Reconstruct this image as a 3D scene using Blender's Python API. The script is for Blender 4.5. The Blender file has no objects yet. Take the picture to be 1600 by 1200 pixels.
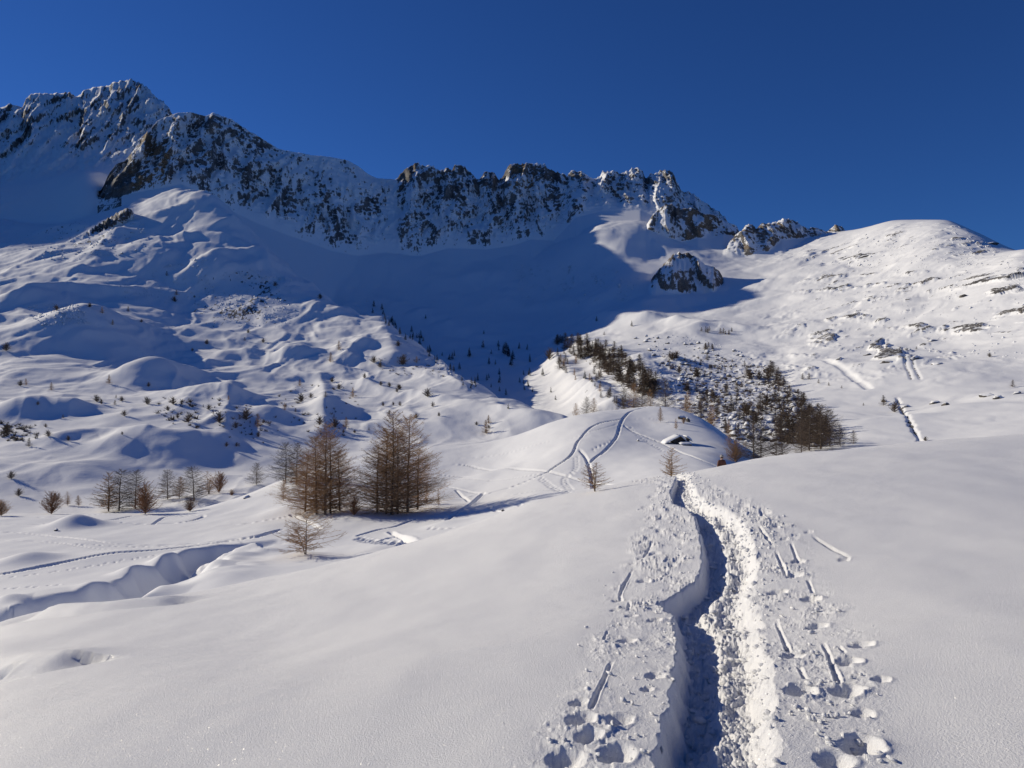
import bpy, math, random
import numpy as np
from mathutils import Vector, Matrix

# ------------------------------------------------------------------ camera, sky, sun, exposure
SC = bpy.context.scene
COL = SC.collection
F = 1150.0                      # focal length in pixels of a 1600 px wide frame
CX, HY = 800.0, 600.0           # picture centre, horizon row
cam = bpy.data.cameras.new("camera")
cam.sensor_width = 36.0
cam.lens = 36.0 * F / 1600.0
cam.clip_start = 0.05
cam.clip_end = 20000.0
camo = bpy.data.objects.new("camera", cam)
camo.rotation_euler = (math.pi / 2, 0, 0)
COL.objects.link(camo)
SC.camera = camo

SUN_EL, SUN_AZ = math.radians(21.7), math.radians(-64.0)      # azimuth measured from +Y towards +X
to_sun = Vector((math.sin(SUN_AZ) * math.cos(SUN_EL), math.cos(SUN_AZ) * math.cos(SUN_EL), math.sin(SUN_EL)))
world = bpy.data.worlds.new("World")
SC.world = world
world.use_nodes = True
wn = world.node_tree
sky = wn.nodes.new("ShaderNodeTexSky")
sky.sky_type = 'NISHITA'
sky.sun_disc = False
sky.sun_elevation = SUN_EL
sky.sun_rotation = SUN_AZ
sky.altitude = 2200
sky.air_density = 1.15
sky.dust_density = 0.0
sky.ozone_density = 3.0
tint = wn.nodes.new("ShaderNodeMix")
tint.data_type = 'RGBA'
tint.blend_type = 'MULTIPLY'
tint.inputs[0].default_value = 1.0
tint.inputs[7].default_value = (0.21, 0.45, 0.91, 1)
wn.links.new(sky.outputs[0], tint.inputs[6])
bg = wn.nodes["Background"]
wn.links.new(tint.outputs[2], bg.inputs[0])
bg.inputs[1].default_value = 0.075

sun = bpy.data.lights.new("sun", 'SUN')
sun.energy = 4.25
sun.angle = math.radians(0.5)
sun.color = (1.0, 0.90, 0.715)
suno = bpy.data.objects.new("sun", sun)
suno.rotation_euler = to_sun.to_track_quat('Z', 'Y').to_euler()
COL.objects.link(suno)

SC.view_settings.view_transform = 'Standard'
SC.view_settings.look = 'None'
SC.view_settings.exposure = 0.0
SC.view_settings.gamma = 1.0
SC.view_settings.use_curve_mapping = False
SC.cycles.use_adaptive_sampling = False
SC.cycles.max_bounces = 6
SC.cycles.diffuse_bounces = 3
SC.cycles.glossy_bounces = 2

# ------------------------------------------------------------------ noise
_rng = np.random.RandomState(7)
_P = np.concatenate([_rng.permutation(256)] * 3).astype(np.int32)
_G3 = _rng.normal(size=(256, 3)).astype(np.float32)
_G3 /= np.linalg.norm(_G3, axis=1)[:, None]
_A2 = _rng.uniform(0, 2 * np.pi, 256)
_G2 = np.stack([np.cos(_A2), np.sin(_A2)], 1).astype(np.float32)


def noise2(x, y):
    x = np.asarray(x, np.float32); y = np.asarray(y, np.float32)
    xi = np.floor(x); yi = np.floor(y)
    fx = x - xi; fy = y - yi
    xi = xi.astype(np.int32) & 255; yi = yi.astype(np.int32) & 255
    u = fx * fx * fx * (fx * (fx * 6 - 15) + 10); v = fy * fy * fy * (fy * (fy * 6 - 15) + 10)
    def g(ix, iy, dx, dy):
        h = _P[_P[ix] + iy]
        return _G2[h, 0] * dx + _G2[h, 1] * dy
    a = g(xi, yi, fx, fy); b = g(xi + 1, yi, fx - 1, fy)
    c = g(xi, yi + 1, fx, fy - 1); d = g(xi + 1, yi + 1, fx - 1, fy - 1)
    return 1.5 * ((a + u * (b - a)) * (1 - v) + v * (c + u * (d - c)))


def noise3(x, y, z):
    x = np.asarray(x, np.float32); y = np.asarray(y, np.float32); z = np.asarray(z, np.float32)
    xi = np.floor(x); yi = np.floor(y); zi = np.floor(z)
    fx = x - xi; fy = y - yi; fz = z - zi
    xi = xi.astype(np.int32) & 255; yi = yi.astype(np.int32) & 255; zi = zi.astype(np.int32) & 255
    u = fx * fx * (3 - 2 * fx); v = fy * fy * (3 - 2 * fy); w = fz * fz * (3 - 2 * fz)
    out = 0
    for dz in (0, 1):
        for dy in (0, 1):
            r = []
            for dx in (0, 1):
                h = _P[_P[_P[xi + dx] + yi + dy] + zi + dz]
                g = _G3[h]
                r.append(g[:, 0] * (fx - dx) + g[:, 1] * (fy - dy) + g[:, 2] * (fz - dz))
            k = r[0] + u * (r[1] - r[0])
            out = out + k * (v if dy else 1 - v) * (w if dz else 1 - w)
    return 1.5 * out


def fbm2(x, y, octv=4, lac=2.03, gain=0.5):
    a, f, s = 1.0, 1.0, 0
    for i in range(octv):
        s = s + a * noise2(x * f + 17.3 * i, y * f - 9.1 * i)
        a *= gain; f *= lac
    return s


def ridge2(x, y, octv=4, lac=2.03, gain=0.5):
    a, f, s = 1.0, 1.0, 0
    for i in range(octv):
        n = 1 - np.abs(noise2(x * f + 31.7 * i, y * f + 5.9 * i)) * 1.6
        s = s + a * n * np.abs(n)
        a *= gain; f *= lac
    return s


def fbm3(x, y, z, octv=4, lac=2.03, gain=0.5):
    a, f, s = 1.0, 1.0, 0
    for i in range(octv):
        s = s + a * noise3(x * f + 17.3 * i, y * f - 9.1 * i, z * f + 3.3 * i)
        a *= gain; f *= lac
    return s


def sstep(a, b, x):
    t = np.clip((x - a) / (b - a), 0, 1)
    return t * t * (3 - 2 * t)


def smax(a, b, k):
    h = np.clip(0.5 + 0.5 * (a - b) / k, 0, 1)
    return b + (a - b) * h + k * h * (1 - h)


def ip(x, pts, c=1):
    p = np.array(pts, float)
    return np.interp(x, p[:, 0], p[:, c])


# ------------------------------------------------------------------ terrain: surveyed points (bearing u, sight row v, depth D)
class Survey:
    """thin-plate surface through surveyed points; the value is the height z."""
    def __init__(self, pts, lam=1e-3, ks=1.2):
        p = np.array(pts, float)
        self.ks = ks
        self.X = np.stack([p[:, 0] / 500, np.log(p[:, 2]) * ks], 1)
        n = len(p)
        d = np.linalg.norm(self.X[:, None] - self.X[None], axis=2)
        K = self.k(d) + lam * np.eye(n)
        Pm = np.concatenate([np.ones((n, 1)), self.X], 1)
        A = np.zeros((n + 3, n + 3)); A[:n, :n] = K; A[:n, n:] = Pm; A[n:, :n] = Pm.T
        b = np.zeros(n + 3); b[:n] = p[:, 1]
        self.w = np.linalg.solve(A, b)

    @staticmethod
    def k(d):
        return d * d * np.log(d + 1e-9)

    def v(self, u, D):
        u = np.asarray(u, np.float32).ravel() / 500; L = (np.log(np.asarray(D, np.float64).ravel()) * self.ks).astype(np.float32)
        n = len(self.X)
        o = np.empty(len(u), np.float32)
        w = self.w.astype(np.float32); X = self.X.astype(np.float32)
        for s in range(0, len(u), 40000):
            a = u[s:s + 40000]; b = L[s:s + 40000]
            d2 = (a[:, None] - X[None, :, 0]) ** 2 + (b[:, None] - X[None, :, 1]) ** 2 + 1e-12
            o[s:s + 40000] = (0.5 * d2 * np.log(d2)) @ w[:n] + w[n] + a * w[n + 1] + b * w[n + 2]
        return o

    def z(self, u, D):
        return (HY - self.v(u, D)) / F * np.asarray(D).ravel()


def dens(poly, step=60):
    """points along a polyline of (u, v, D)."""
    out = []
    for a, b in zip(poly[:-1], poly[1:]):
        n = max(1, int(abs(b[0] - a[0]) / step))
        for i in range(n):
            t = i / n
            out.append(tuple(a[k] + (b[k] - a[k]) * t for k in range(2)) + (math.exp(math.log(a[2]) * (1 - t) + math.log(b[2]) * t),))
    out.append(poly[-1])
    return out


# --- foreground slope
FG_EDGE = [(-300, 1105, 13), (0, 973, 14.5), (100, 950, 15), (250, 933, 15.8), (440, 899, 17), (560, 869, 18), (680, 838, 19), (760, 811, 19.5),
           (830, 786, 20), (960, 757, 20.5), (1040, 744, 21), (1080, 738, 21.5), (1120, 729, 22), (1200, 715, 23), (1300, 704, 25),
           (1400, 694, 27), (1500, 686, 29), (1600, 678, 31), (1900, 660, 35)]
fgp = []
for u, v, D in FG_EDGE:
    fgp.append((u, v, D))
    fgp.append((u, v + 5, D * 1.25))
    fgp.append((u, v + 28, D * 1.65))
    fgp.append((u, v + 60, D * 2.2))
    fgp.append((u, v + 115, D * 3.2))
    fgp.append((u, v + 170, D * 4.6))
fgp += [(0, 1200, 4.3), (400, 1200, 3.6), (800, 1200, 3.15), (1200, 1200, 2.95), (1600, 1200, 2.75), (-300, 1280, 4.9), (1900, 1200, 2.55),
        (0, 1050, 8.0), (400, 1020, 7.4), (800, 975, 6.4), (1200, 960, 5.7), (1600, 930, 5.2), (1900, 920, 5.0), (-300, 1150, 9.0),
        (400, 925, 13.5), (800, 840, 13.0), (1080, 800, 12.0), (1300, 765, 12.5), (1600, 748, 12.5), (1900, 745, 12),
        (800, 2600, 0.9), (-300, 2800, 1.1), (1900, 2500, 0.8), (2700, 1225, 2.2), (2700, 830, 5), (2700, 700, 12), (2700, 690, 30), (-1000, 1560, 3), (-1000, 1350, 8), (-1000, 1270, 14), (-1000, 1330, 30)]
S_FG = Survey(fgp, 2e-3)

# --- shelf, stream gully and knoll
midp = [(-200, 1100, 22), (0, 1060, 24), (200, 1010, 26), (400, 985, 28), (600, 960, 30), (800, 930, 32), (1000, 870, 34), (1200, 850, 36), (1400, 850, 36),
        (60, 945, 38), (130, 938, 40), (-150, 975, 40), (-150, 900, 52), (0, 915, 48), (100, 897, 52), (200, 890, 54), (300, 876, 56), (360, 905, 42), (450, 893, 44),
        (0, 858, 66), (150, 858, 66), (300, 852, 68), (430, 836, 70), (-150, 850, 70),
        (0, 824, 86), (150, 828, 84), (300, 814, 90), (400, 800, 94), (-150, 822, 88),
        (-150, 803, 106), (0, 803, 106), (150, 801, 108), (290, 798, 110), (345, 785, 114), (400, 766, 120), (450, 749, 120), (520, 726, 136), (590, 713, 148), (665, 700, 160),
        (505, 800, 88), (620, 800, 86), (690, 788, 92), (475, 865, 58), (560, 868, 52), (600, 845, 62), (640, 830, 68), (720, 823, 64), (690, 832, 60),
        (560, 760, 104), (760, 800, 76), (850, 778, 74), (930, 770, 70), (1000, 760, 68), (1050, 746, 68),
        (700, 742, 126), (780, 730, 124), (850, 745, 96), (950, 742, 90), (1020, 725, 92), (780, 700, 146), (720, 697, 160), (820, 680, 152), (860, 662, 152),
        (900, 692, 117), (900, 650, 152), (938, 643, 157), (965, 641, 160), (1000, 639, 162), (1050, 640, 158), (950, 665, 134), (1000, 668, 136),
        (1100, 657, 148), (1150, 690, 132), (1172, 708, 122), (1050, 692, 118), (1100, 702, 108), (1120, 716, 98), (1110, 680, 128),
        (1180, 745, 96), (1250, 765, 90), (1350, 790, 86), (1500, 790, 80)]
for u, v, D in ((-150, 803, 106), (0, 803, 106), (150, 801, 108), (290, 798, 110), (400, 766, 120), (520, 726, 138), (665, 700, 164), (780, 684, 160), (860, 662, 157), (965, 641, 168), (1050, 640, 170), (1100, 655, 160), (1150, 688, 142), (1172, 706, 132)):
    midp += [(u, v + 14, D * 1.18), (u, v + 60, D * 1.45), (u, v + 105, D * 1.9)]
S_MID = Survey(midp, 1e-3)

# --- left hill (spur)
SPUR_CREST = [(285, 296, 1330), (320, 305, 1280), (345, 325, 1230), (390, 360, 1210), (415, 395, 1160), (450, 422, 1110), (490, 455, 1050), (515, 475, 1010), (560, 490, 950),
              (600, 513, 880), (650, 545, 790), (700, 582, 690), (760, 615, 590), (820, 636, 500), (880, 655, 440)]
spurp = dens(SPUR_CREST, 45)
for u, v, D in dens(SPUR_CREST, 90):
    spurp += [(u + 55, v + 70, D * 1.12), (u + 60, v + 190, D * 1.4), (u, v + 120, D * 1.45)]
spurp += [(0, 345, 1350), (-200, 345, 1350), (100, 350, 1300), (170, 335, 1300), (230, 315, 1320), (-200, 420, 1000), (0, 405, 1050), (100, 400, 1020), (60, 375, 1180),
          (200, 350, 1190), (205, 400, 1060), (300, 360, 1160), (330, 400, 1060), (370, 430, 1010), (-200, 480, 730), (0, 480, 760), (90, 450, 860), (100, 500, 740), (200, 460, 880), (300, 470, 920), (400, 480, 900), (450, 520, 820),
          (500, 530, 800), (-200, 560, 560), (0, 560, 570), (100, 575, 570), (250, 590, 590), (400, 575, 670), (550, 600, 620), (640, 610, 580), (600, 560, 710),
          (-200, 650, 370), (0, 650, 380), (150, 650, 390), (300, 650, 410), (450, 660, 440), (600, 668, 460), (750, 672, 450), (850, 680, 420),
          (-200, 740, 255), (0, 740, 262), (150, 745, 275), (300, 745, 295), (450, 735, 325), (600, 725, 345), (700, 720, 345),
          (-200, 800, 215), (0, 805, 210), (200, 805, 215), (400, 790, 235), (600, 780, 260), (800, 780, 270), (1000, 780, 260),
          (0, 860, 160), (400, 850, 160), (800, 820, 170), (1000, 800, 330), (1100, 820, 500), (-300, 480, 2200), (0, 480, 2200), (300, 520, 2200), (600, 700, 1800), (-200, 380, 1600), (100, 410, 1650)]
S_SPUR = Survey(spurp, 1e-3)

# --- cirque basin, moraine, right hill
basp = [(-300, 1000, 150), (0, 1000, 150), (400, 1000, 150), (800, 1000, 150), (1000, 900, 160), (-300, 950, 300), (0, 950, 300), (400, 900, 300), (700, 800, 300), (850, 760, 300), (-300, 700, 600), (0, 680, 600), (300, 660, 600), (550, 640, 600),
        (-300, 345, 1400), (-300, 300, 1650), (-100, 335, 1400), (-100, 290, 1650), (0, 335, 1420), (60, 330, 1420), (100, 320, 1420), (150, 302, 1405), (60, 285, 1600), (150, 268, 1600), (0, 400, 1300), (200, 420, 1350), (300, 420, 1400), (420, 390, 1480), (420, 490, 1350), (500, 408, 1500), (500, 500, 1280), (600, 400, 1540), (600, 445, 1450), (600, 490, 1300), (600, 560, 1080),
        (700, 400, 1580), (700, 440, 1460), (700, 490, 1290), (700, 540, 1130), (700, 590, 930), (800, 392, 1600), (800, 440, 1450), (800, 490, 1290), (800, 540, 1100), (780, 590, 900), (800, 640, 660),
        (860, 385, 1580), (900, 360, 1580), (900, 430, 1400), (890, 490, 1200), (880, 540, 1010), (850, 575, 900), (900, 610, 690), (940, 640, 500),
        (930, 350, 1560), (960, 385, 1420), (905, 398, 1440), (940, 380, 1430), (1000, 345, 1540), (1010, 395, 1400), (940, 403, 1400), (1000, 425, 1250), (960, 440, 1230), (970, 470, 1150),
        (950, 495, 1060), (1000, 500, 980), (960, 518, 960), (1050, 510, 900), (1130, 520, 830), (1000, 470, 1090), (1080, 480, 1050), (1120, 490, 960),
        (950, 535, 880), (1010, 530, 830), (1100, 520, 810), (960, 560, 770), (1000, 585, 630), (1080, 560, 680), (1120, 545, 740), (1160, 560, 660), (960, 600, 620), (1000, 630, 490),
        (1050, 610, 500), (1120, 610, 500), (1190, 575, 600), (1230, 610, 480), (1070, 650, 390), (1160, 650, 370), (1260, 650, 350), (1290, 690, 260), (1190, 700, 245), (1330, 690, 250),
        (1100, 700, 260), (1000, 700, 300), (1190, 740, 190), (1300, 720, 200), (1400, 720, 190), (1600, 720, 160), (1900, 700, 150),
        (1000, 352, 1480), (1030, 369, 1452), (1070, 380, 1446), (1000, 380, 1420), (1110, 375, 1470), (1150, 400, 1380), (1130, 430, 1200), (1190, 440, 1120), (1190, 395, 1400), (1250, 385, 1350), (1200, 480, 950), (1250, 430, 1080), (1300, 400, 1180), (1260, 520, 760), (1200, 530, 760),
        (1300, 480, 830), (1400, 480, 730), (1500, 480, 640), (1600, 480, 560), (1300, 440, 980), (1400, 430, 860), (1500, 430, 740), (1600, 430, 640),
        (1330, 385, 1180), (1400, 385, 1040), (1500, 390, 860), (1600, 392, 720),
        (1260, 364, 1480), (1320, 361, 1400), (1350, 356, 1330), (1390, 345, 1250), (1440, 343, 1180), (1487, 345, 1110), (1530, 364, 1000), (1575, 392, 850), (1640, 390, 740), (1800, 385, 600), (1900, 380, 560),
        (1300, 540, 640), (1330, 580, 500), (1400, 545, 560), (1500, 540, 520), (1600, 540, 470), (1400, 590, 450), (1500, 580, 430), (1600, 590, 390), (1400, 635, 350), (1500, 630, 335), (1600, 620, 320),
        (1360, 660, 300), (1450, 690, 240), (1550, 680, 230), (1640, 670, 225), (1800, 660, 200), (1800, 540, 400), (1800, 450, 500),
        (1260, 400, 1900), (1350, 400, 1700), (1440, 385, 1500), (1500, 395, 1400), (1580, 440, 1200), (1700, 440, 1000), (1900, 430, 800), (1350, 430, 2300), (1600, 460, 2000), (1900, 480, 1600),
        (1100, 480, 2200), (800, 520, 2200), (500, 520, 2200), (0, 480, 2500), (-300, 500, 2500)]
S_BAS = Survey(basp, 1e-3)

# --- rock walls: foot and top along the bearing, traced where in view
SKY_BACK = [(-900, 20), (-500, 30), (-250, 85), (-60, 150), (0, 166), (15, 162), (35, 165), (41, 151), (55, 144), (72, 146), (95, 146), (108, 142), (120, 151), (130, 139), (150, 135), (165, 136), (175, 129),  # left of the frame the unseen ridge is raised to shade the bowl
            (190, 126), (207, 123), (222, 131), (235, 140), (245, 154), (252, 156), (265, 169), (272, 185), (300, 235), (330, 300)]
SKY_MAIN = [(150, 303), (156, 295), (162, 284), (172, 268), (182, 256), (196, 250), (208, 236), (222, 214), (236, 200), (246, 188), (256, 183), (264, 182), (270, 179), (277, 177), (300, 175), (322, 180), (332, 176), (347, 182),
            (362, 186), (377, 196), (390, 205), (400, 210), (420, 222), (435, 232), (457, 237), (487, 242), (515, 245), (542, 250), (560, 260), (575, 272), (590, 279), (607, 279), (617, 280), (625, 272), (637, 262),
            (652, 254), (665, 260), (677, 260), (687, 266), (695, 264), (705, 265), (711, 258), (727, 261), (737, 270), (746, 281), (752, 277), (757, 267), (775, 272), (780, 282), (787, 275), (790, 266), (797, 257),
            (815, 256), (831, 254), (850, 257), (862, 267), (875, 271), (885, 274), (895, 267), (907, 269), (920, 275), (932, 280), (942, 267), (960, 267), (972, 271), (985, 265), (996, 260), (1004, 267), (1009, 279),
            (1017, 272), (1030, 267), (1046, 266), (1052, 272), (1057, 282), (1064, 297), (1082, 302), (1100, 314), (1115, 327), (1132, 337), (1150, 352)]
WALLS = [
    # top (u, v), depth of the top, foot (u, v, D), profile power
    dict(name="back", top=SKY_BACK, Dt=[(-900, 1900), (-500, 2000), (0, 2100), (200, 2100), (330, 1900)],
         foot=[(-900, 320, 1550), (-500, 305, 1600), (0, 290, 1650), (150, 268, 1620), (330, 268, 1600)], u=(-900, 330), g=1.25, rocky=0.9),
    dict(name="main", top=SKY_MAIN, Dt=[(150, 1425), (245, 1480), (300, 1510), (400, 1580), (600, 1720), (800, 1750), (1000, 1715), (1150, 1650)],
         foot=[(150, 306, 1400), (170, 312, 1395), (200, 304, 1390), (240, 296, 1385), (285, 288, 1380), (320, 305, 1400), (345, 322, 1410), (400, 348, 1440), (440, 364, 1460), (480, 378, 1490), (520, 393, 1510), (560, 400, 1540), (600, 394, 1560), (650, 402, 1570),
               (700, 388, 1590), (760, 390, 1600), (800, 384, 1610), (830, 374, 1610), (865, 376, 1610), (900, 340, 1600), (940, 330, 1590), (1000, 328, 1570), (1030, 342, 1540), (1150, 372, 1520)], u=(150, 1151), g=0.9, rocky=1.0),
    dict(name="band", top=[(1008, 352), (1020, 335), (1035, 322), (1050, 318), (1066, 326), (1082, 324), (1098, 332), (1115, 335), (1130, 345), (1150, 352), (1160, 362)], Dt=[(1008, 1490), (1160, 1490)],
         foot=[(1008, 356, 1470), (1030, 368, 1455), (1050, 378, 1450), (1070, 378, 1450), (1090, 372, 1450), (1110, 373, 1450), (1130, 366, 1455), (1160, 372, 1465)], u=(1008, 1160), g=1.0, rocky=0.9),
    dict(name="crag", top=[(1128, 392), (1140, 378), (1150, 366), (1160, 358), (1168, 350), (1174, 349), (1182, 358), (1190, 349), (1200, 349), (1212, 346), (1222, 343), (1232, 341), (1242, 345), (1250, 350), (1262, 357), (1280, 357), (1292, 361), (1300, 355), (1307, 351), (1316, 354), (1324, 362)],
         Dt=[(1128, 1400), (1190, 1420), (1324, 1430)],
         foot=[(1128, 396, 1385), (1145, 398, 1370), (1165, 402, 1360), (1180, 398, 1355), (1200, 394, 1355), (1222, 376, 1380), (1250, 372, 1395), (1324, 368, 1410)], u=(1128, 1324), g=1.0, rocky=0.9),
    dict(name="pinnacle", top=[(1013, 440), (1025, 424), (1040, 410), (1050, 398), (1060, 393), (1075, 395), (1090, 402), (1103, 414), (1116, 418), (1127, 427), (1136, 447)], Dt=[(1013, 1170), (1070, 1195), (1136, 1170)],
         foot=[(1013, 446, 1145), (1025, 452, 1130), (1045, 460, 1120), (1070, 474, 1110), (1090, 470, 1110), (1110, 462, 1115), (1136, 452, 1140)], u=(1013, 1136), g=0.8, rocky=1.0),
    dict(name="outcrop", top=[(95, 392), (120, 372), (140, 356), (165, 342), (185, 330), (198, 324), (208, 330), (214, 345)], Dt=[(95, 1090), (150, 1170), (214, 1230)],
         foot=[(95, 400, 1075), (115, 386, 1130), (140, 376, 1148), (170, 366, 1160), (195, 362, 1175), (214, 352, 1205)], u=(95, 214), g=1.0, rocky=0.8),
]


def wall(w, u, D, behind=0.9):
    vt = ip(u, w["top"]); Dt = ip(u, w["Dt"])
    vf = ip(u, w["foot"]); Df = ip(u, w["foot"], 2)
    if w["name"] in ("main", "crag", "pinnacle", "back"):
        jag = noise2(u / 6.5, u * 0 + 3.3) + 0.7 * noise2(u / 2.9, u * 0 + 8.1)
        vt = vt - (3.2 if w["name"] == "main" else 2.0) * jag * (sstep(605, 625, u) if w["name"] == "main" else 1)
    zf = (HY - vf) / F * Df; zt = (HY - vt) / F * Dt
    p = (D - Df) / np.maximum(Dt - Df, 1)
    q = np.clip(p, 0, 1)
    z = zf + (zt - zf) * q ** w["g"]
    z = z + np.where(p < 0, (D - Df) * 0.75, 0) - np.where(p > 1, (D - Dt) * behind, 0)
    out = np.maximum(w["u"][0] + 3 - u, u - w["u"][1] + 3)
    z = z - np.where(out > 0, out * 12.0, 0)
    return z, p


def mesh_grid(name, P, nr, nc, attrs=None, mat=None):
    """link a structured grid (nr rows of nc vertices) as one mesh"""
    me = bpy.data.meshes.new(name)
    n = nr * nc
    me.vertices.add(n)
    me.vertices.foreach_set("co", P.astype(np.float32).ravel())
    i = np.arange(nr - 1)[:, None] * nc + np.arange(nc - 1)[None]
    q = np.stack([i, i + 1, i + 1 + nc, i + nc], -1).reshape(-1, 4).astype(np.int32)
    m = len(q)
    me.loops.add(m * 4)
    me.loops.foreach_set("vertex_index", q.ravel())
    me.polygons.add(m)
    me.polygons.foreach_set("loop_start", np.arange(0, m * 4, 4, dtype=np.int32))
    me.polygons.foreach_set("use_smooth", np.ones(m, bool))
    me.update(calc_edges=True)
    for k, a in (attrs or {}).items():
        at = me.attributes.new(k, 'FLOAT', 'POINT')
        at.data.foreach_set("value", np.asarray(a, np.float32).ravel())
    o = bpy.data.objects.new(name, me)
    COL.objects.link(o)
    if mat: me.materials.append(mat)
    return o


def grid_normals(P, nr, nc):
    G = P.reshape(nr, nc, 3)
    du = np.gradient(G, axis=1); dv = np.gradient(G, axis=0)
    n = np.cross(du, dv)
    n /= np.linalg.norm(n, axis=2)[..., None] + 1e-12
    return n.reshape(-1, 3)


def seg_dist(x, y, poly, reach):
    """distance, signed side and arc length to a polyline, for the points within reach of it"""
    x = np.asarray(x, np.float64); y = np.asarray(y, np.float64)
    d = np.full(x.shape, 1e9); s = np.zeros(x.shape); side = np.zeros(x.shape)
    L = 0.0
    for (ax, ay), (bx, by) in zip(poly[:-1], poly[1:]):
        ex, ey = bx - ax, by - ay
        l = math.hypot(ex, ey) + 1e-9
        m = np.where((x > min(ax, bx) - reach) & (x < max(ax, bx) + reach) & (y > min(ay, by) - reach) & (y < max(ay, by) + reach))[0]
        if len(m):
            t = np.clip(((x[m] - ax) * ex + (y[m] - ay) * ey) / (l * l), 0, 1)
            qx = x[m] - ax - t * ex; qy = y[m] - ay - t * ey
            dd = np.hypot(qx, qy)
            k = dd < d[m]
            mm = m[k]
            d[mm] = dd[k]; s[mm] = L + t[k] * l; side[mm] = np.sign(ex * qy[k] - ey * qx[k])
        L += l
    return d, s, side


def smooth_poly(p, it=2):
    for _ in range(it):
        q = [p[0]]
        for a, b in zip(p[:-1], p[1:]):
            q.append(tuple(0.75 * a[i] + 0.25 * b[i] for i in range(2)))
            q.append(tuple(0.25 * a[i] + 0.75 * b[i] for i in range(2)))
        q.append(p[-1])
        p = q
    return p


class Sheet:
    """a terrain sheet as rows (near to far) of columns (bearings); finds where a line of sight first meets it"""
    def __init__(self, P, nr, nc):
        G = P.reshape(nr, nc, 3)
        self.G = G
        self.u = CX + F * G[0, :, 0] / G[0, :, 1]
        self.vm = np.minimum.accumulate(HY - F * G[..., 2] / G[..., 1], axis=0)

    def hit(self, u, v):
        j = int(np.clip(np.searchsorted(self.u, u), 1, len(self.u) - 1))
        if abs(self.u[j - 1] - u) < abs(self.u[j] - u): j -= 1
        i = int(np.argmax(self.vm[:, j] <= v))
        if self.vm[i, j] > v or i == 0: return None
        a, b = self.vm[i - 1, j], self.vm[i, j]
        t = (a - v) / (a - b + 1e-9)
        p = self.G[i - 1, j] * (1 - t) + self.G[i, j] * t
        return Vector((float((u - CX) / F * p[1]), float(p[1]), float(p[2])))

    def zat(self, x, y):
        u = CX + F * x / y
        j = int(np.clip(np.searchsorted(self.u, u), 1, len(self.u) - 1))
        t = (u - self.u[j - 1]) / (self.u[j] - self.u[j - 1])
        z = []
        for k in (j - 1, j):
            z.append(float(np.interp(y, self.G[:, k, 1], self.G[:, k, 2])))
        return z[0] * (1 - t) + z[1] * t


# ------------------------------------------------------------------ materials
def new_mat(name):
    m = bpy.data.materials.new(name); m.use_nodes = True
    nt = m.node_tree
    return m, nt, nt.nodes["Principled BSDF"]


def nd(nt, t, **kw):
    n = nt.nodes.new(t)
    for k, v in kw.items():
        if k.startswith("i_"):
            n.inputs[int(k[2:])].default_value = v
        else:
            setattr(n, k, v)
    return n


def pos(nt):
    return nd(nt, "ShaderNodeNewGeometry")


def nz_tex(nt, vec, scale, detail=4, rough=0.55):
    n = nd(nt, "ShaderNodeTexNoise")
    n.inputs["Scale"].default_value = scale; n.inputs["Detail"].default_value = detail; n.inputs["Roughness"].default_value = rough
    nt.links.new(vec, n.inputs["Vector"])
    return n.outputs[0]


def mix_col(nt, fac, a, b):
    m = nd(nt, "ShaderNodeMix", data_type='RGBA')
    for s, v in ((0, fac), (6, a), (7, b)):
        if isinstance(v, bpy.types.NodeSocket): nt.links.new(v, m.inputs[s])
        else: m.inputs[s].default_value = v
    return m.outputs[2]


def mth(nt, op, a, b=None, c=None, clamp=False):
    m = nd(nt, "ShaderNodeMath", operation=op); m.use_clamp = clamp
    for s, v in enumerate((a, b, c)):
        if v is None: continue
        if isinstance(v, bpy.types.NodeSocket): nt.links.new(v, m.inputs[s])
        else: m.inputs[s].default_value = v
    return m.outputs[0]


def ramp(nt, v, a, b):
    m = nd(nt, "ShaderNodeMapRange", interpolation_type='SMOOTHSTEP')
    nt.links.new(v, m.inputs[0]); m.inputs[1].default_value = a; m.inputs[2].default_value = b
    return m.outputs[0]


def bump(nt, h, strength, dist, normal=None):
    b = nd(nt, "ShaderNodeBump"); b.inputs["Strength"].default_value = strength; b.inputs["Distance"].default_value = dist
    nt.links.new(h, b.inputs["Height"])
    if normal: nt.links.new(normal, b.inputs["Normal"])
    return b.outputs[0]


SNOW = (0.84, 0.85, 0.87, 1)


def snow_material(name, grain):
    m, nt, p = new_mat(name)
    g = pos(nt).outputs["Position"]
    h1 = nz_tex(nt, g, grain, 3, 0.6)
    h2 = nz_tex(nt, g, grain * 0.12, 3, 0.5)
    n = bump(nt, h2, 0.25, 0.6 / grain)
    n = bump(nt, h1, 0.55, 0.25 / grain, n)
    nt.links.new(n, p.inputs["Normal"])
    nt.links.new(mix_col(nt, h2, (0.82, 0.83, 0.86, 1), (0.86, 0.87, 0.88, 1)), p.inputs["Base Color"])
    p.inputs["Roughness"].default_value = 0.75
    p.inputs["Specular IOR Level"].default_value = 0.25
    return m


M_SNOW_NEAR = snow_material("near_snow", 160.0)


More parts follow.
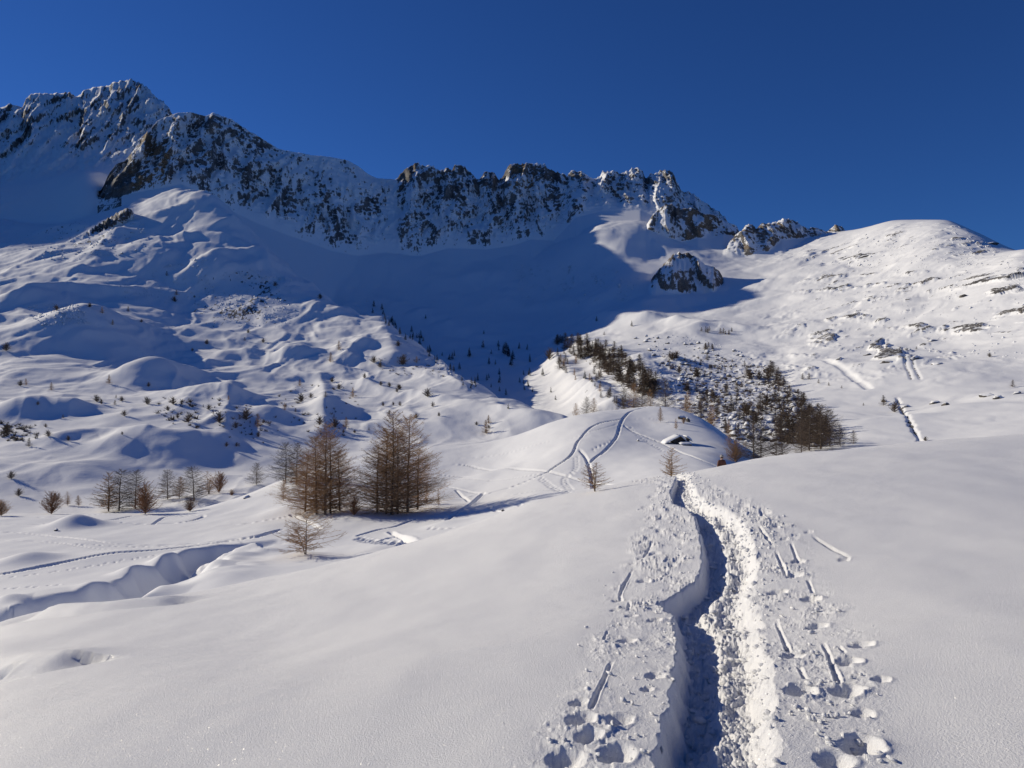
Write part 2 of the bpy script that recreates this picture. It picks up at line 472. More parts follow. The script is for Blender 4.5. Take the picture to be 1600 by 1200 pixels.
def add_glints():
    nt = M_SNOW_NEAR.node_tree; p = nt.nodes["Principled BSDF"]; out = nt.nodes["Material Output"]
    g = pos(nt)
    h = nz_tex(nt, g.outputs["Position"], 95.0, 4, 0.75)
    nt.links.new(bump(nt, h, 0.85, 0.011, p.inputs["Normal"].links[0].from_socket), p.inputs["Normal"])
    fine = nz_tex(nt, g.outputs["Position"], 170.0, 3, 0.8)
    nt.links.new(mix_col(nt, ramp(nt, fine, 0.3, 0.7), (0.76, 0.77, 0.79, 1), (0.90, 0.90, 0.91, 1)), p.inputs["Base Color"])
    vo = nd(nt, "ShaderNodeTexVoronoi"); vo.inputs["Scale"].default_value = 260.0
    nt.links.new(g.outputs["Position"], vo.inputs["Vector"])
    ad = nd(nt, "ShaderNodeVectorMath", operation='MULTIPLY_ADD'); nt.links.new(vo.outputs["Color"], ad.inputs[0]); ad.inputs[1].default_value = (2.2, 2.2, 2.2); ad.inputs[2].default_value = (-1.1, -1.1, -1.1)
    a2 = nd(nt, "ShaderNodeVectorMath", operation='ADD'); nt.links.new(ad.outputs[0], a2.inputs[0]); nt.links.new(g.outputs["Normal"], a2.inputs[1])
    nn = nd(nt, "ShaderNodeVectorMath", operation='NORMALIZE'); nt.links.new(a2.outputs[0], nn.inputs[0])
    gl = nd(nt, "ShaderNodeBsdfGlossy"); gl.inputs["Roughness"].default_value = 0.16; gl.inputs["Color"].default_value = (0.9, 0.9, 0.9, 1)
    nt.links.new(nn.outputs[0], gl.inputs["Normal"])
    mx = nd(nt, "ShaderNodeMixShader"); mx.inputs[0].default_value = 0.007
    nt.links.new(p.outputs[0], mx.inputs[1]); nt.links.new(gl.outputs[0], mx.inputs[2]); nt.links.new(mx.outputs[0], out.inputs["Surface"])


add_glints()
M_SNOW_MID = snow_material("shelf_snow", 14.0)


def mountain_material():
    m, nt, p = new_mat("mountain_snow_and_rock")
    g = pos(nt).outputs["Position"]
    rk = nd(nt, "ShaderNodeAttribute", attribute_name="rock").outputs["Fac"]
    oc = nd(nt, "ShaderNodeAttribute", attribute_name="ochre").outputs["Fac"]
    mp = nd(nt, "ShaderNodeMapping"); mp.inputs["Scale"].default_value = (1.5, 1.0, 0.55); nt.links.new(g, mp.inputs["Vector"])
    n1 = nz_tex(nt, mp.outputs[0], 0.17, 5, 0.68)
    n2 = nz_tex(nt, g, 0.55, 4, 0.6)
    nsum = mth(nt, 'ADD', mth(nt, 'MULTIPLY', mth(nt, 'SUBTRACT', n1, 0.5), 1.3), mth(nt, 'MULTIPLY', mth(nt, 'SUBTRACT', n2, 0.5), 0.7))
    gate = ramp(nt, rk, 0.0, 0.12)
    mask = ramp(nt, mth(nt, 'ADD', rk, mth(nt, 'MULTIPLY', nsum, gate)), 0.42, 0.58)
    n3 = nz_tex(nt, g, 0.035, 4, 0.6)
    grey = mix_col(nt, ramp(nt, n3, 0.35, 0.65), (0.10, 0.096, 0.096, 1), (0.24, 0.225, 0.21, 1))
    warm = mix_col(nt, ramp(nt, n2, 0.3, 0.7), (0.16, 0.10, 0.055, 1), (0.36, 0.26, 0.16, 1))
    rockc = mix_col(nt, oc, grey, warm)
    rockc = mix_col(nt, ramp(nt, n2, 0.35, 0.6), mix_col(nt, 0.45, rockc, (0.02, 0.02, 0.02, 1)), rockc)
    nt.links.new(mix_col(nt, mask, SNOW, rockc), p.inputs["Base Color"])
    n = bump(nt, n1, 0.5, 4.0)
    n.node.inputs["Strength"].default_value = 0.5
    nt.links.new(mth(nt, 'MULTIPLY_ADD', mask, 0.6, 0.05), n.node.inputs["Strength"])
    n = bump(nt, n2, 0.5, 1.2, n)
    nt.links.new(mth(nt, 'MULTIPLY_ADD', mask, 0.6, 0.06), n.node.inputs["Strength"])
    nt.links.new(n, p.inputs["Normal"])
    p.inputs["Roughness"].default_value = 0.85
    p.inputs["Specular IOR Level"].default_value = 0.2
    return m


M_MOUNT = mountain_material()

# ------------------------------------------------------------------ far sheet: left hill, cirque, rock walls, moraine, right hill
uF = np.concatenate([np.arange(-880, -300, 29), np.arange(-300, -16, 14), np.arange(-16, 1618, 1.9), np.arange(1620, 1890, 14)]).astype(np.float64)
ncF = len(uF)
Df0 = ip(uF, [(-300, 1500), (100, 1360), (150, 1370), (320, 1370), (430, 1420), (600, 1520), (800, 1570), (1000, 1430), (1160, 1340), (1320, 1200), (1440, 1080), (1600, 720), (1900, 560)])
Df1 = ip(uF, [(-300, 1700), (100, 1560), (150, 1500), (245, 1520), (300, 1590), (400, 1700), (600, 1760), (800, 1765), (1000, 1730), (1160, 1660), (1320, 1460), (1440, 1240), (1600, 820), (1900, 640)])
stops = [np.full(ncF, 150.0), np.full(ncF, 230.0), np.full(ncF, 420.0), np.minimum(780.0, Df0 * 0.8), Df0, Df1, np.maximum(2180.0, Df1 * 1.2), np.full(ncF, 2700.0)]
cnt = [14, 100, 130, 110, 190, 80, 5]
rows = []
for a, b, c in zip(stops[:-1], stops[1:], cnt):
    for i in range(c):
        rows.append(np.exp(np.log(a) * (1 - i / c) + np.log(b) * i / c))
rows.append(stops[-1])
DF = np.array(rows)
nrF = len(DF)
U = np.broadcast_to(uF, DF.shape).ravel(); D = DF.ravel()
X = (U - CX) / F * D; Y = D
zs = S_SPUR.z(U, D); zb = S_BAS.z(U, D)
k = 0.010 * D
Z = smax(zs, zb, k)
is_spur = sstep(-1, 1, (zs - zb) / k)
# snow relief: hummocks on the left hill, gentler in the cirque, benches on the right hill
right = sstep(1130, 1330, U) * sstep(260, 420, D + 200 * sstep(1350, 1500, U))
hum = fbm2(X / 70 + 0.35 * noise2(X / 40, Y / 40), Y / 85 + 0.3 * noise2(X / 50 + 9, Y / 50), 4, 2.1, 0.38)
fine = fbm2(X / 19, Y / 26, 3, 2.1, 0.45)
crest = sstep(1240, 1330, U) * sstep(0.84, 1.0, D / np.interp(U, [1240, 1350, 1440, 1500, 1600], [1450, 1330, 1180, 1080, 760]))
amp = (3.7 * is_spur + 2.2 * (1 - is_spur) + 0.9 * right) * np.clip(D / 600, 0.6, 1.3) * (1 - 0.85 * crest)
lumps = np.abs(fbm2(X / 30 + 0.4 * noise2(X / 25, Y / 25), Y / 40, 3, 2.1, 0.5)) * sstep(-0.25, 0.35, fbm2(X / 110 + 5, Y / 130, 2))
gully = ridge2(X / 85 + 0.5 * noise2(X / 60, Y / 90), Y / 260, 3)
Z = Z + amp * hum + 0.11 * amp * fine + amp * (0.22 * lumps * (1 - 0.6 * sstep(700, 1000, D)) + 0.55 * gully * is_spur)
PB = np.stack([X, Y, Z], 1)
base = Sheet(PB, nrF, ncF)
BUMPS = [(235, 590, 62, 26, 1.3), (130, 520, 95, 34, 1.2), (60, 470, 50, 14, 1.2), (40, 640, 55, 16, 1.2), (330, 620, 70, 16, 1.2), (270, 705, 75, 18, 1.3), (120, 740, 60, 10, 1.4), (470, 560, 45, 16, 1.0),
         (180, 700, 50, 10, 1.2), (520, 640, 50, 12, 1.0), (420, 650, 50, 12, 1.0), (240, 410, 70, 18, 1.0), (330, 425, 55, 14, 1.0), (110, 640, 40, 12, 1.0), (570, 540, 35, 10, 0.9), (700, 655, 80, 10, 1.0),
         (955, 402, 75, 14, 0.9), (1130, 520, 42, 6, 1.0), (1420, 565, 50, 8, 0.8), (1490, 640, 60, 8, 0.8), (1230, 520, 80, 7, 1.0), (1560, 620, 40, 7, 0.8)]
for u, v, r, h, asp in BUMPS:
    c = base.hit(u, v)
    if c is None: continue
    s = c.y / F
    rx, ry, hz = r * s, r * s * asp * 1.2, h * s * (1.25 if u < 600 else 1)
    m = np.where((np.abs(X - c.x) < 2.2 * rx) & (np.abs(Y - c.y) < 2.2 * ry))[0]
    q = ((X[m] - c.x) / rx) ** 2 + ((Y[m] - c.y) / ry) ** 2
    Z[m] += hz * np.exp(-q * 1.6)
# ribs and moraine crests: (sight points, half width m, height m)
RIBS = [([(340, 330), (372, 350), (395, 366), (410, 395), (420, 414)], 15, 8), ([(440, 420), (470, 430), (490, 450), (504, 466)], 13, 8), ([(545, 478), (585, 498), (608, 530), (616, 562)], 16, 8), ([(455, 545), (490, 540), (530, 545), (545, 560)], 12, 6),
        ([(500, 590), (508, 620), (504, 650), (506, 675)], 8, 5), ([(205, 395), (240, 382), (290, 370), (345, 372)], 17, 8), ([(130, 420), (170, 372), (215, 345), (262, 330), (300, 318)], 16, 7), ([(285, 440), (340, 400), (380, 395), (420, 402)], 14, 6),
        ([(20, 470), (90, 452), (150, 448), (200, 458)], 14, 6), ([(300, 590), (330, 560), (390, 548), (440, 560)], 12, 5), ([(350, 690), (355, 640), (360, 600)], 8, 4), ([(80, 690), (150, 675), (230, 690)], 9, 4), ([(560, 600), (620, 615), (680, 622), (760, 640), (830, 655)], 12, 5),
        ([(858, 558), (880, 583), (905, 605), (935, 628), (958, 645)], 15, 11), ([(872, 529), (925, 541), (972, 560), (1008, 585), (1030, 612)], 17, 9), ([(930, 496), (985, 499), (1040, 502), (1095, 509)], 16, 9), ([(1085, 514), (1130, 513), (1165, 522)], 15, 7),
        ([(1010, 566), (1040, 560), (1060, 570)], 12, 5), ([(700, 440), (760, 425), (800, 440), (790, 470)], 26, 6), ([(600, 470), (660, 490), (700, 510), (760, 530)], 24, 7), ([(830, 480), (880, 470), (930, 468)], 20, 6), ([(640, 520), (720, 545), (800, 570)], 20, 6)]
for pts, w, h in RIBS:
    l = [(q.x, q.y) for q in (base.hit(*p) for p in pts) if q is not None]
    if len(l) < 2: continue
    dl, sl, sd = seg_dist(X, Y, smooth_poly(l, 3), w * 3)
    m = np.where(dl < w * 3)[0]
    f = dl[m] / w * (1 + 0.35 * noise2(X[m] / (w * 1.6), Y[m] / (w * 1.6)))
    Z[m] += h * np.exp(-np.abs(f) ** 1.6) * (0.8 + 0.5 * noise2(sl[m] / 30, sl[m] * 0 + w))
# boulder chaos on the moraine
vv = HY - F * Z / D
mor = sstep(985, 1040, U) * (1 - sstep(1215, 1270, U + 0 * vv)) * sstep(240, 300, D) * (1 - sstep(640, 730, D)) * (1 - 0.8 * sstep(1150, 1260, U - (vv - 560) * 0.75))
mor2 = sstep(880, 930, U) * (1 - sstep(1000, 1040, U)) * sstep(380, 450, D) * (1 - sstep(690, 760, D)) * 0.6
mor = np.maximum(mor, mor2)
mi = np.where(mor > 0.02)[0]
Z[mi] += mor[mi] * (0.8 * np.maximum(0, ridge2(X[mi] / 11, Y[mi] / 12, 2) - 0.4) + 0.9 * np.maximum(0, noise2(X[mi] / 3.6, Y[mi] / 4.0)))
# stepped rock bands on the right hill and stones on the left hill
ca, sa = math.cos(0.5), math.sin(0.5)
xr = X * ca + (Z * 1.5) * sa; yr = -X * sa + (Z * 1.5) * ca
streak = fbm2(xr / 46, yr / 9, 4, 2.1, 0.6)
bandw = right * sstep(400, 560, D) * (1 - crest)
rock = np.zeros(len(Z), np.float32)
och = np.zeros(len(Z), np.float32)
st = sstep(0.42, 0.8, streak + 0.35 * fbm2(X / 120, Z / 60, 2)) * bandw
st2 = sstep(0.46, 0.9, fbm2(xr / 17 + 4, yr / 3.2, 3, 2.1, 0.6) + 0.4 * fbm2(X / 90, Z / 40, 2)) * bandw
Z += 2.2 * st + 0.8 * st2
rock = np.maximum(rock, 0.55 * st2)
def far_line(pts):
    o = []
    for u, v in pts:
        h = base.hit(u, v)
        if h is not None: o.append((h.x, h.y))
    return smooth_poly(o)
dl, sl, sd = seg_dist(X, Y, far_line([(1402, 622), (1412, 645), (1422, 660), (1432, 678), (1440, 692)]), 6)
dl = dl * (1 + 0.5 * noise2(sl / 5, sl * 0)) + 0.9 * noise2(sl / 9, sl * 0 + 3) + 1.2 * np.maximum(0, noise2(sl / 14, sl * 0 + 8))
Z -= 0.7 * (1 - sstep(0.4, 1.6, np.abs(dl) / 0.9)); rock = np.maximum(rock, 0.75 * (1 - sstep(0.4, 1.0, np.abs(dl) / 0.75)))
dl, sl, sd = seg_dist(X, Y, far_line([(1280, 560), (1305, 568), (1325, 582), (1345, 597), (1358, 607)]), 14)
Z -= 1.0 * (1 - sstep(0.3, 1.5, dl / 2.2)) * sstep(0, 20, sl)
for q in ([(1412, 565), (1420, 580), (1424, 592)], [(1424, 563), (1432, 580), (1438, 592)]):
    dl, sl, sd = seg_dist(X, Y, far_line(q), 6)
    Z -= 0.5 * (1 - sstep(0.4, 1.6, dl / 0.9)); rock = np.maximum(rock, 0.5 * (1 - sstep(0.4, 1.0, dl / 0.8)))
rock = np.maximum(rock, 0.62 * st * sstep(0.3, 0.9, streak + 0.5))
# rock walls
cw = np.zeros(len(Z)); pw = np.zeros(len(Z)); ck = np.zeros(len(Z))
MAIN_ROCK = [(150, 1.0), (280, 1.0), (400, 0.95), (480, 0.85), (560, 0.8), (600, 0.65), (610, 0.15), (619, 0.15), (628, 0.95), (700, 1.0), (780, 1.05), (862, 1.0), (880, 0.6), (930, 0.32), (945, 0.85), (980, 0.6), (1010, 0.85), (1060, 1.0), (1100, 0.7), (1150, 0.75)]
for w in WALLS:
    m = np.where((U >= w["u"][0] - 12) & (U <= w["u"][1] + 12))[0]
    zw, p = wall(w, U[m], D[m])
    big = w["name"] in ("back", "main")
    e = sstep(0.0, 0.2, p) * (1 - sstep(0.93, 1.0, p))
    A = 1.0 if big else 0.45
    # terraces that follow the dip of the strata
    T = 13.0 * A
    dip = X[m] * 0.22 if w["name"] != "back" else -X[m] * 0.12
    ph = (zw + dip) / T + 1.7 * fbm2(X[m] / 60, zw / 70 + 3.1, 4)
    fr = ph - np.floor(ph)
    zw = zw + e * T * 0.6 * (sstep(0.45, 1.0, fr) - fr)
    ed = np.minimum(U[m] - w["u"][0] + 6, w["u"][1] + 6 - U[m])
    tt = sstep(0, 26 if big else 16, ed)
    zw = np.where(zw > Z[m], Z[m] + (zw - Z[m]) * tt, zw)
    win = zw > Z[m]
    kk = np.where(win)[0]
    Z[m] = smax(Z[m], zw, 1.5 + 0.0 * p)
    mm = m[kk]
    cw[mm] = sstep(-0.05, 0.08, p[kk]) * (1 - sstep(1.0, 1.12, p[kk]))
    cw[mm] *= sstep(0.45, 0.95, tt[kk])
    if w["name"] == "main": cw[mm] = np.where(U[mm] < 190, np.maximum(cw[mm], 0.95 * (p[kk] < 2.5)), cw[mm])
    pw[mm] = p[kk]
    r = w["rocky"] * np.ones(len(kk))
    if w["name"] == "main":
        r = ip(U[mm], MAIN_ROCK)
        top_snow = sstep(430, 460, U[mm]) * (1 - sstep(590, 610, U[mm])) * sstep(0.62, 0.85, p[kk])
        r = r * (1 - 0.7 * top_snow)
        r = r * (1 - 0.55 * (1 - sstep(0.02, 0.25, p[kk])) * sstep(300, 400, U[mm]))
    if w["name"] == "back":
        r = r * sstep(0.28, 0.62, p[kk] + 0.25 * noise2(X[mm] / 160, Z[mm] / 160) + 0.3 * sstep(110, 200, U[mm]))
    ck[mm] = r
    oc0 = 0
    if w["name"] == "main":
        oc0 = np.clip((1 - sstep(255, 300, U[mm])) * sstep(198, 212, U[mm]) + 0.8 * sstep(780, 795, U[mm]) * (1 - sstep(830, 850, U[mm])) * sstep(0.5, 0.7, p[kk]) + 0.5 * sstep(640, 650, U[mm]) * (1 - sstep(700, 720, U[mm])) * sstep(0.75, 0.9, p[kk]), 0, 1) * sstep(-0.35, 0.3, noise2(X[mm] / 30, Z[mm] / 50))
    if w["name"] == "band":
        oc0 = 0.75 * sstep(1050, 1080, U[mm]) * sstep(-0.4, 0.2, noise2(X[mm] / 25, Z[mm] / 25))
    if w["name"] == "pinnacle":
        oc0 = 0.35
    if w["name"] == "crag":
        oc0 = 0.4 * (noise2(X[mm] / 20, Z[mm] / 20) > 0)
    och[mm] = np.maximum(och[mm], oc0)
c = np.where(cw > 0.01)[0]
e = cw[c] * sstep(0.0, 0.25, pw[c]) * (1 - 0.75 * sstep(0.9, 1.0, pw[c])) * np.where(U[c] > 1000, np.where(pw[c] < 2, 0.6, 0.6), 1.0)
xs, ys, zz = X[c], Y[c], Z[c]
ribs = ridge2(xs / 62 + 0.3 * noise2(xs / 40, zz / 60), zz / 300, 3)
disp = 26 * (ribs - 0.6) + 11 * fbm3(xs / 24, ys / 60, zz / 60, 3) + 4.2 * fbm3(xs / 8, ys / 12, zz / 11, 3, 2.1, 0.6)
disp *= e * (0.35 + 0.65 * np.clip(ck[c], 0, 1))
Y2 = Y.copy()
Y2[c] -= disp
X2 = (U - CX) / F * Y2
Z[c] += 0.9 * cw[c] * fbm3(xs / 5, ys / 6, zz / 5, 2)
P = np.stack([X2, Y2, Z], 1)
N = grid_normals(P, nrF, ncF)
nzv = N[:, 2]
slope_rock = 1 - sstep(0.30, 0.72, nzv + 0.06 * fbm2(X / 30, Z / 30, 2))
v1 = fbm3((xs + 0.15 * zz) / 7, ys / 30, zz / 34, 3, 2.1, 0.62); v2 = fbm3((xs + 0.3 * zz) / 26, ys / 30, (zz - 0.2 * xs) / 5, 3, 2.1, 0.6); v3 = fbm3(xs / 55, ys / 70, zz / 80, 2)
rk_ = 0.12 + 0.46 * slope_rock[c] + 0.42 * v1 + 0.20 * v2 + 0.36 * v3 + 0.22 * np.clip(och[c], 0, 1) + 0.08 * (U[c] > 1005) + (0.12 + 0.13 * (U[c] > 615)) * sstep(0.7, 0.95, pw[c]) - 0.30 * (1 - np.clip(ck[c], 0, 1))
rk_ = rk_ + 0.4 * (U[c] < 205) * (D[c] < 1560) + 0.03 * (U[c] > 1010) * (D[c] < 1250)
rock[c] = np.maximum(rock[c], np.clip(cw[c] * sstep(0.05, 0.3, ck[c]) * rk_, 0, 1).astype(np.float32))
# stones that break the snow on the left hill
stone = fbm2(X / 7, Y / 9 + Z / 5, 3, 2.1, 0.6) + 0.6 * fbm2(X / 60, Y / 70, 2)
vv = HY - F * Z / Y2
patch = np.exp(-(((U - 370) / 90) ** 2 + ((vv - 465) / 50) ** 2)) + 0.6 * np.exp(-(((U - 130) / 110) ** 2 + ((vv - 370) / 35) ** 2)) + 0.55 * np.exp(-(((U - 900) / 130) ** 2 + ((vv - 440) / 45) ** 2)) + 0.5 * np.exp(-(((U - 110) / 60) ** 2 + ((vv - 490) / 22) ** 2))
patch = np.clip(patch + 0.28 * is_spur * sstep(330, 600, D), 0, 1)
rock = np.maximum(rock, 0.75 * sstep(0.95, 1.35, stone + 0.75 * patch) * patch * (cw < 0.05))
rock = np.maximum(rock, 0.5 * mor * (nzv < 0.80))
far = mesh_grid("mountain", P, nrF, ncF, {"rock": rock, "ochre": och}, M_MOUNT)
far["kind"] = "structure"
FAR = Sheet(P, nrF, ncF)

# ------------------------------------------------------------------ shelf, stream gully and knoll
uM = np.concatenate([np.arange(-400, -150, 12.5), np.arange(-150, 1420, 1.75), np.arange(1422, 1800, 14.0)])
ncM = len(uM)
dM = np.concatenate([np.exp(np.linspace(math.log(23), math.log(34), 20)[:-1]), np.exp(np.linspace(math.log(34), math.log(172), 300)), np.exp(np.linspace(math.log(172), math.log(290), 16)[1:])])
nrM = len(dM)
U = np.tile(uM, nrM); D = np.repeat(dM, ncM)
X = (U - CX) / F * D; Y = D
Z = S_MID.z(U, D).astype(np.float64)
MID0 = Sheet(np.stack([X, Y, Z], 1), nrM, ncM)
Z += 0.16 * fbm2(X / 11, Y / 16, 3) + 0.02 * fbm2(X / 2.2, Y / 3.1, 2)


def mid_line(pts, smooth=2):
    out = []
    for u, v in pts:
        h = MID0.hit(u, v)
        if h is not None: out.append((h.x, h.y))
    return smooth_poly(out, smooth)


def carve_line(X, Y, Z, line, w, depth, rim=0.25, jit=0.12, seed=0):
    d, s, side = seg_dist(X, Y, line, w * 3)
    m = np.where(d < w * 2.6)[0]
    j = 1 + jit * noise2(s[m] * 1.7 + seed, s[m] * 0)
    q = d[m] / (w * 0.5) / j
    depth = depth * (1 if w > 0.3 else sstep(-0.02, 0.22, s[m] / max(s[m].max(), 1e-6)) * (0.75 + 0.5 * noise2(s[m] * 4 + seed, s[m] * 0 + 5)) * sstep(1.02, 0.9, s[m] / max(s[m].max(), 1e-6)))
    Z[m] -= depth * (1 - sstep(0.45, 1.2, q)) - depth * rim * np.exp(-((q - 1.5) / 0.35) ** 2) * (0.6 + 0.6 * noise2(X[m] * 2.3, Y[m] * 2.3))


def carve_steps(X, Y, Z, line, pitch, r, depth, seed=0):
    rr = random.Random(seed)
    L = 0; acc = 0; k = 0
    for a, b in zip(line[:-1], line[1:]):
        l = math.hypot(b[0] - a[0], b[1] - a[1])
        if l < 1e-6: continue
        while acc < l:
            t = acc / l; k += 1
            off = (0.14 if k % 2 else -0.14) * r / 0.15
            nx, ny = -(b[1] - a[1]) / l, (b[0] - a[0]) / l
            px = a[0] + t * (b[0] - a[0]) + nx * off + rr.uniform(-.05, .05); py = a[1] + t * (b[1] - a[1]) + ny * off + rr.uniform(-.08, .08)
            m = np.where((np.abs(X - px) < 3 * r) & (np.abs(Y - py) < 4 * r))[0]
            q = ((X[m] - px) / r) ** 2 + ((Y[m] - py) / (r * 1.5)) ** 2
            Z[m] -= depth * np.exp(-q ** 2 * 0.9) - depth * 0.35 * np.exp(-(((X[m] - px - 1.5 * r) / r) ** 2 + ((Y[m] - py) / (1.5 * r)) ** 2) * 2)
            acc += pitch * rr.uniform(0.8, 1.2)
        acc -= l


# stream gully
g1 = smooth_poly([(-40.0, 27.5), (-33.0, 31.8), (-28.0, 35.2)] + mid_line([(60, 947), (130, 932), (190, 918), (240, 905), (275, 882), (330, 860), (380, 853), (430, 846)], 2), 3)
d, s, side = seg_dist(X, Y, g1, 14)
wob = 0.8 * fbm2(X * 0.22, Y * 0.22, 3)
d = np.where(side > 0, d * 1.35, d * 0.8) + wob
wv = np.interp(s / s.max(), [0, 0.35, 0.6, 1], [4.2, 3.4, 2.4, 1.2])
Z -= np.interp(s / s.max(), [0, 0.5, 0.8, 1], [3.4, 3.0, 2.0, 0.3]) * (1 - sstep(0.1, 1.35, np.abs(d) / wv)) * (d < 14)
Z += 0.55 * np.exp(-((np.abs(d) - 1.5 * wv) / 1.5) ** 2) * np.maximum(0, noise2(X * 0.28 + 7, Y * 0.28) + 0.3) * (s < s.max() * 0.95)
# mounds and hollows on the shelf: (u, v, radius px, height px, aspect)
for u, v, r, h, asp in [(118, 822, 46, 19, 1.4), (40, 876, 50, 13, 1.6), (180, 868, 70, 6, 1.6), (330, 888, 60, 11, 1.4), (450, 800, 55, 7, 1.2), (560, 810, 70, 5, 1.4), (350, 905, 80, 8, 1.5), (470, 872, 60, 9, 1.3),
                        (190, 945, 50, 8, 1.5), (75, 940, 35, -6, 1.3), (640, 850, 60, -6, 1.3), (690, 820, 45, 5, 1.2), (620, 745, 60, 5, 1.2), (690, 770, 60, 4, 1.2), (760, 745, 60, 5, 1.0), (700, 785, 40, 4, 1), (905, 700, 90, 4, 1.0), (420, 860, 30, 5, 1)]:
    c = MID0.hit(u, v)
    if c is None: continue
    sc_ = c.y / F
    m = np.where((np.abs(X - c.x) < 2.3 * r * sc_) & (np.abs(Y - c.y) < 2.3 * r * sc_ * asp))[0]
    q = ((X[m] - c.x) / (r * sc_)) ** 2 + ((Y[m] - c.y) / (r * sc_ * asp)) ** 2
    Z[m] += h * sc_ * np.exp(-q * 2.2)
TRACKS = [
    ([(1010, 637), (985, 643), (975, 652), (968, 665), (965, 682), (957, 695), (945, 706), (930, 715), (920, 724)], 0.44, 0.27),
    ([(972, 655), (955, 658), (935, 662), (918, 672), (908, 684), (901, 697), (897, 708), (885, 719), (868, 729), (855, 738), (840, 745), (815, 755), (790, 764), (765, 770), (740, 774), (715, 778), (690, 782)], 0.42, 0.26),
    ([(905, 706), (913, 711), (919, 722), (923, 735), (926, 752), (928, 770)], 0.45, 0.26),
    ([(975, 665), (990, 675), (1010, 684), (1035, 693), (1060, 704), (1090, 717), (1118, 728), (1135, 735)], 0.4, 0.18),
    ([(690, 727), (725, 725), (755, 733), (780, 737), (800, 733), (830, 734), (860, 738), (885, 744), (910, 750), (940, 755), (970, 760)], 0.45, 0.18),
    ([(755, 770), (745, 780), (735, 790), (715, 800), (700, 812)], 0.6, 0.3),
    ([(700, 762), (730, 768), (750, 770)], 0.4, 0.2), ([(690, 742), (720, 745), (735, 748)], 0.4, 0.15), ([(712, 768), (722, 775), (732, 784)], 0.4, 0.2),
    ([(760, 792), (780, 785), (800, 787), (818, 789), (800, 795), (780, 800), (765, 793)], 0.4, 0.16),
    ([(700, 748), (740, 752), (790, 750), (840, 742), (880, 736)], 0.3, 0.12), ([(740, 790), (780, 778), (830, 768), (880, 764), (930, 762)], 0.3, 0.12), ([(880, 690), (915, 678), (950, 668), (966, 662)], 0.3, 0.12), ([(700, 716), (760, 712), (820, 700), (870, 686)], 0.3, 0.10),
    ([(985, 655), (1005, 652), (1030, 655), (1050, 664)], 0.3, 0.10), ([(60, 808), (130, 806), (200, 803), (260, 801)], 0.35, 0.12), ([(300, 826), (360, 822), (420, 815), (470, 806)], 0.35, 0.14), ([(0, 845), (80, 848), (150, 858), (220, 862)], 0.35, 0.12),
    ([(0, 820), (60, 820), (70, 819)], 0.45, 0.2), ([(150, 818), (180, 812), (205, 807)], 0.4, 0.18), ([(240, 817), (260, 806), (300, 806), (325, 805), (300, 814), (250, 818), (190, 817)], 0.45, 0.2),
    ([(-100, 902), (0, 899), (70, 884), (150, 872), (230, 864), (290, 856), (340, 850), (400, 842), (430, 832)], 0.7, 0.26),
    ([(-100, 828), (0, 831), (60, 835), (120, 843), (170, 849), (230, 851), (300, 850), (360, 846), (410, 838), (440, 828)], 0.6, 0.22),
    ([(560, 836), (590, 826), (615, 822), (640, 814), (650, 812)], 0.5, 0.22), ([(455, 808), (475, 812), (490, 820), (500, 825)], 0.6, 0.25), ([(600, 845), (620, 838), (650, 848)], 0.8, 0.25), ([(610, 830), (630, 842), (645, 850)], 0.6, 0.25),
]
for i, (pts, w, dp) in enumerate(TRACKS):
    l = mid_line(pts)
    if len(l) > 1: carve_line(X, Y, Z, l, w, dp, seed=i * 7.7)
STEPS = [([(900, 715), (901, 725), (899, 735), (890, 742), (880, 748), (884, 758), (892, 767)], 0.8, 0.22, 0.14), ([(845, 747), (855, 755), (865, 763), (880, 768), (890, 771)], 0.8, 0.22, 0.14),
         ([(960, 690), (945, 697), (930, 703), (925, 707)], 0.8, 0.2, 0.12), ([(985, 668), (995, 680), (1010, 690), (1040, 705)], 0.8, 0.18, 0.12), ([(912, 675), (920, 682)], 0.8, 0.2, 0.12),
         ([(20, 902), (100, 891), (170, 880), (240, 870), (300, 862)], 0.7, 0.13, 0.1), ([(120, 852), (200, 853), (280, 853), (350, 849), (400, 840)], 0.8, 0.15, 0.1), ([(10, 920), (60, 917), (100, 914)], 0.7, 0.13, 0.1),
         ([(135, 937), (170, 930), (210, 922), (250, 912)], 0.7, 0.13, 0.1), ([(300, 878), (330, 868), (370, 858), (400, 852)], 0.7, 0.15, 0.1), ([(670, 826), (690, 827), (710, 826)], 0.8, 0.2, 0.12), ([(560, 840), (580, 846), (600, 850), (640, 848)], 0.6, 0.3, 0.2)]
for i, (pts, pitch, r, dp) in enumerate(STEPS):
    l = mid_line(pts)
    if len(l) > 1: carve_steps(X, Y, Z, l, pitch, r, dp, i)
P = np.stack([X, Y, Z], 1)
mid = mesh_grid("knoll", P, nrM, ncM, None, M_SNOW_MID)
mid["kind"] = "structure"
MID = Sheet(P, nrM, ncM)

# ------------------------------------------------------------------ foreground slope with the trodden trail
uA = np.concatenate([np.arange(-1300, -260, 40.0), np.arange(-260, 790, 8.0), np.arange(790, 1420, 1.05), np.arange(1424, 1860, 8.0), np.arange(1870, 3000, 40.0)])
ncA = len(uA)
dA = np.concatenate([np.linspace(1.2, 2.35, 12)[:-1], 1 / np.linspace(1 / 2.35, 1 / 34, 440), np.exp(np.linspace(math.log(34), math.log(70), 24)[1:])])
nrA = len(dA)
U = np.tile(uA, nrA); D = np.repeat(dA, ncA)
X = (U - CX) / F * D; Y = D
Z = S_FG.z(U, D).astype(np.float64)
FG0 = Sheet(np.stack([X, Y, Z], 1), nrA, ncA)


def fgxy(u, v):
    h = FG0.hit(u, v)
    return (h.x, h.y) if h is not None else None


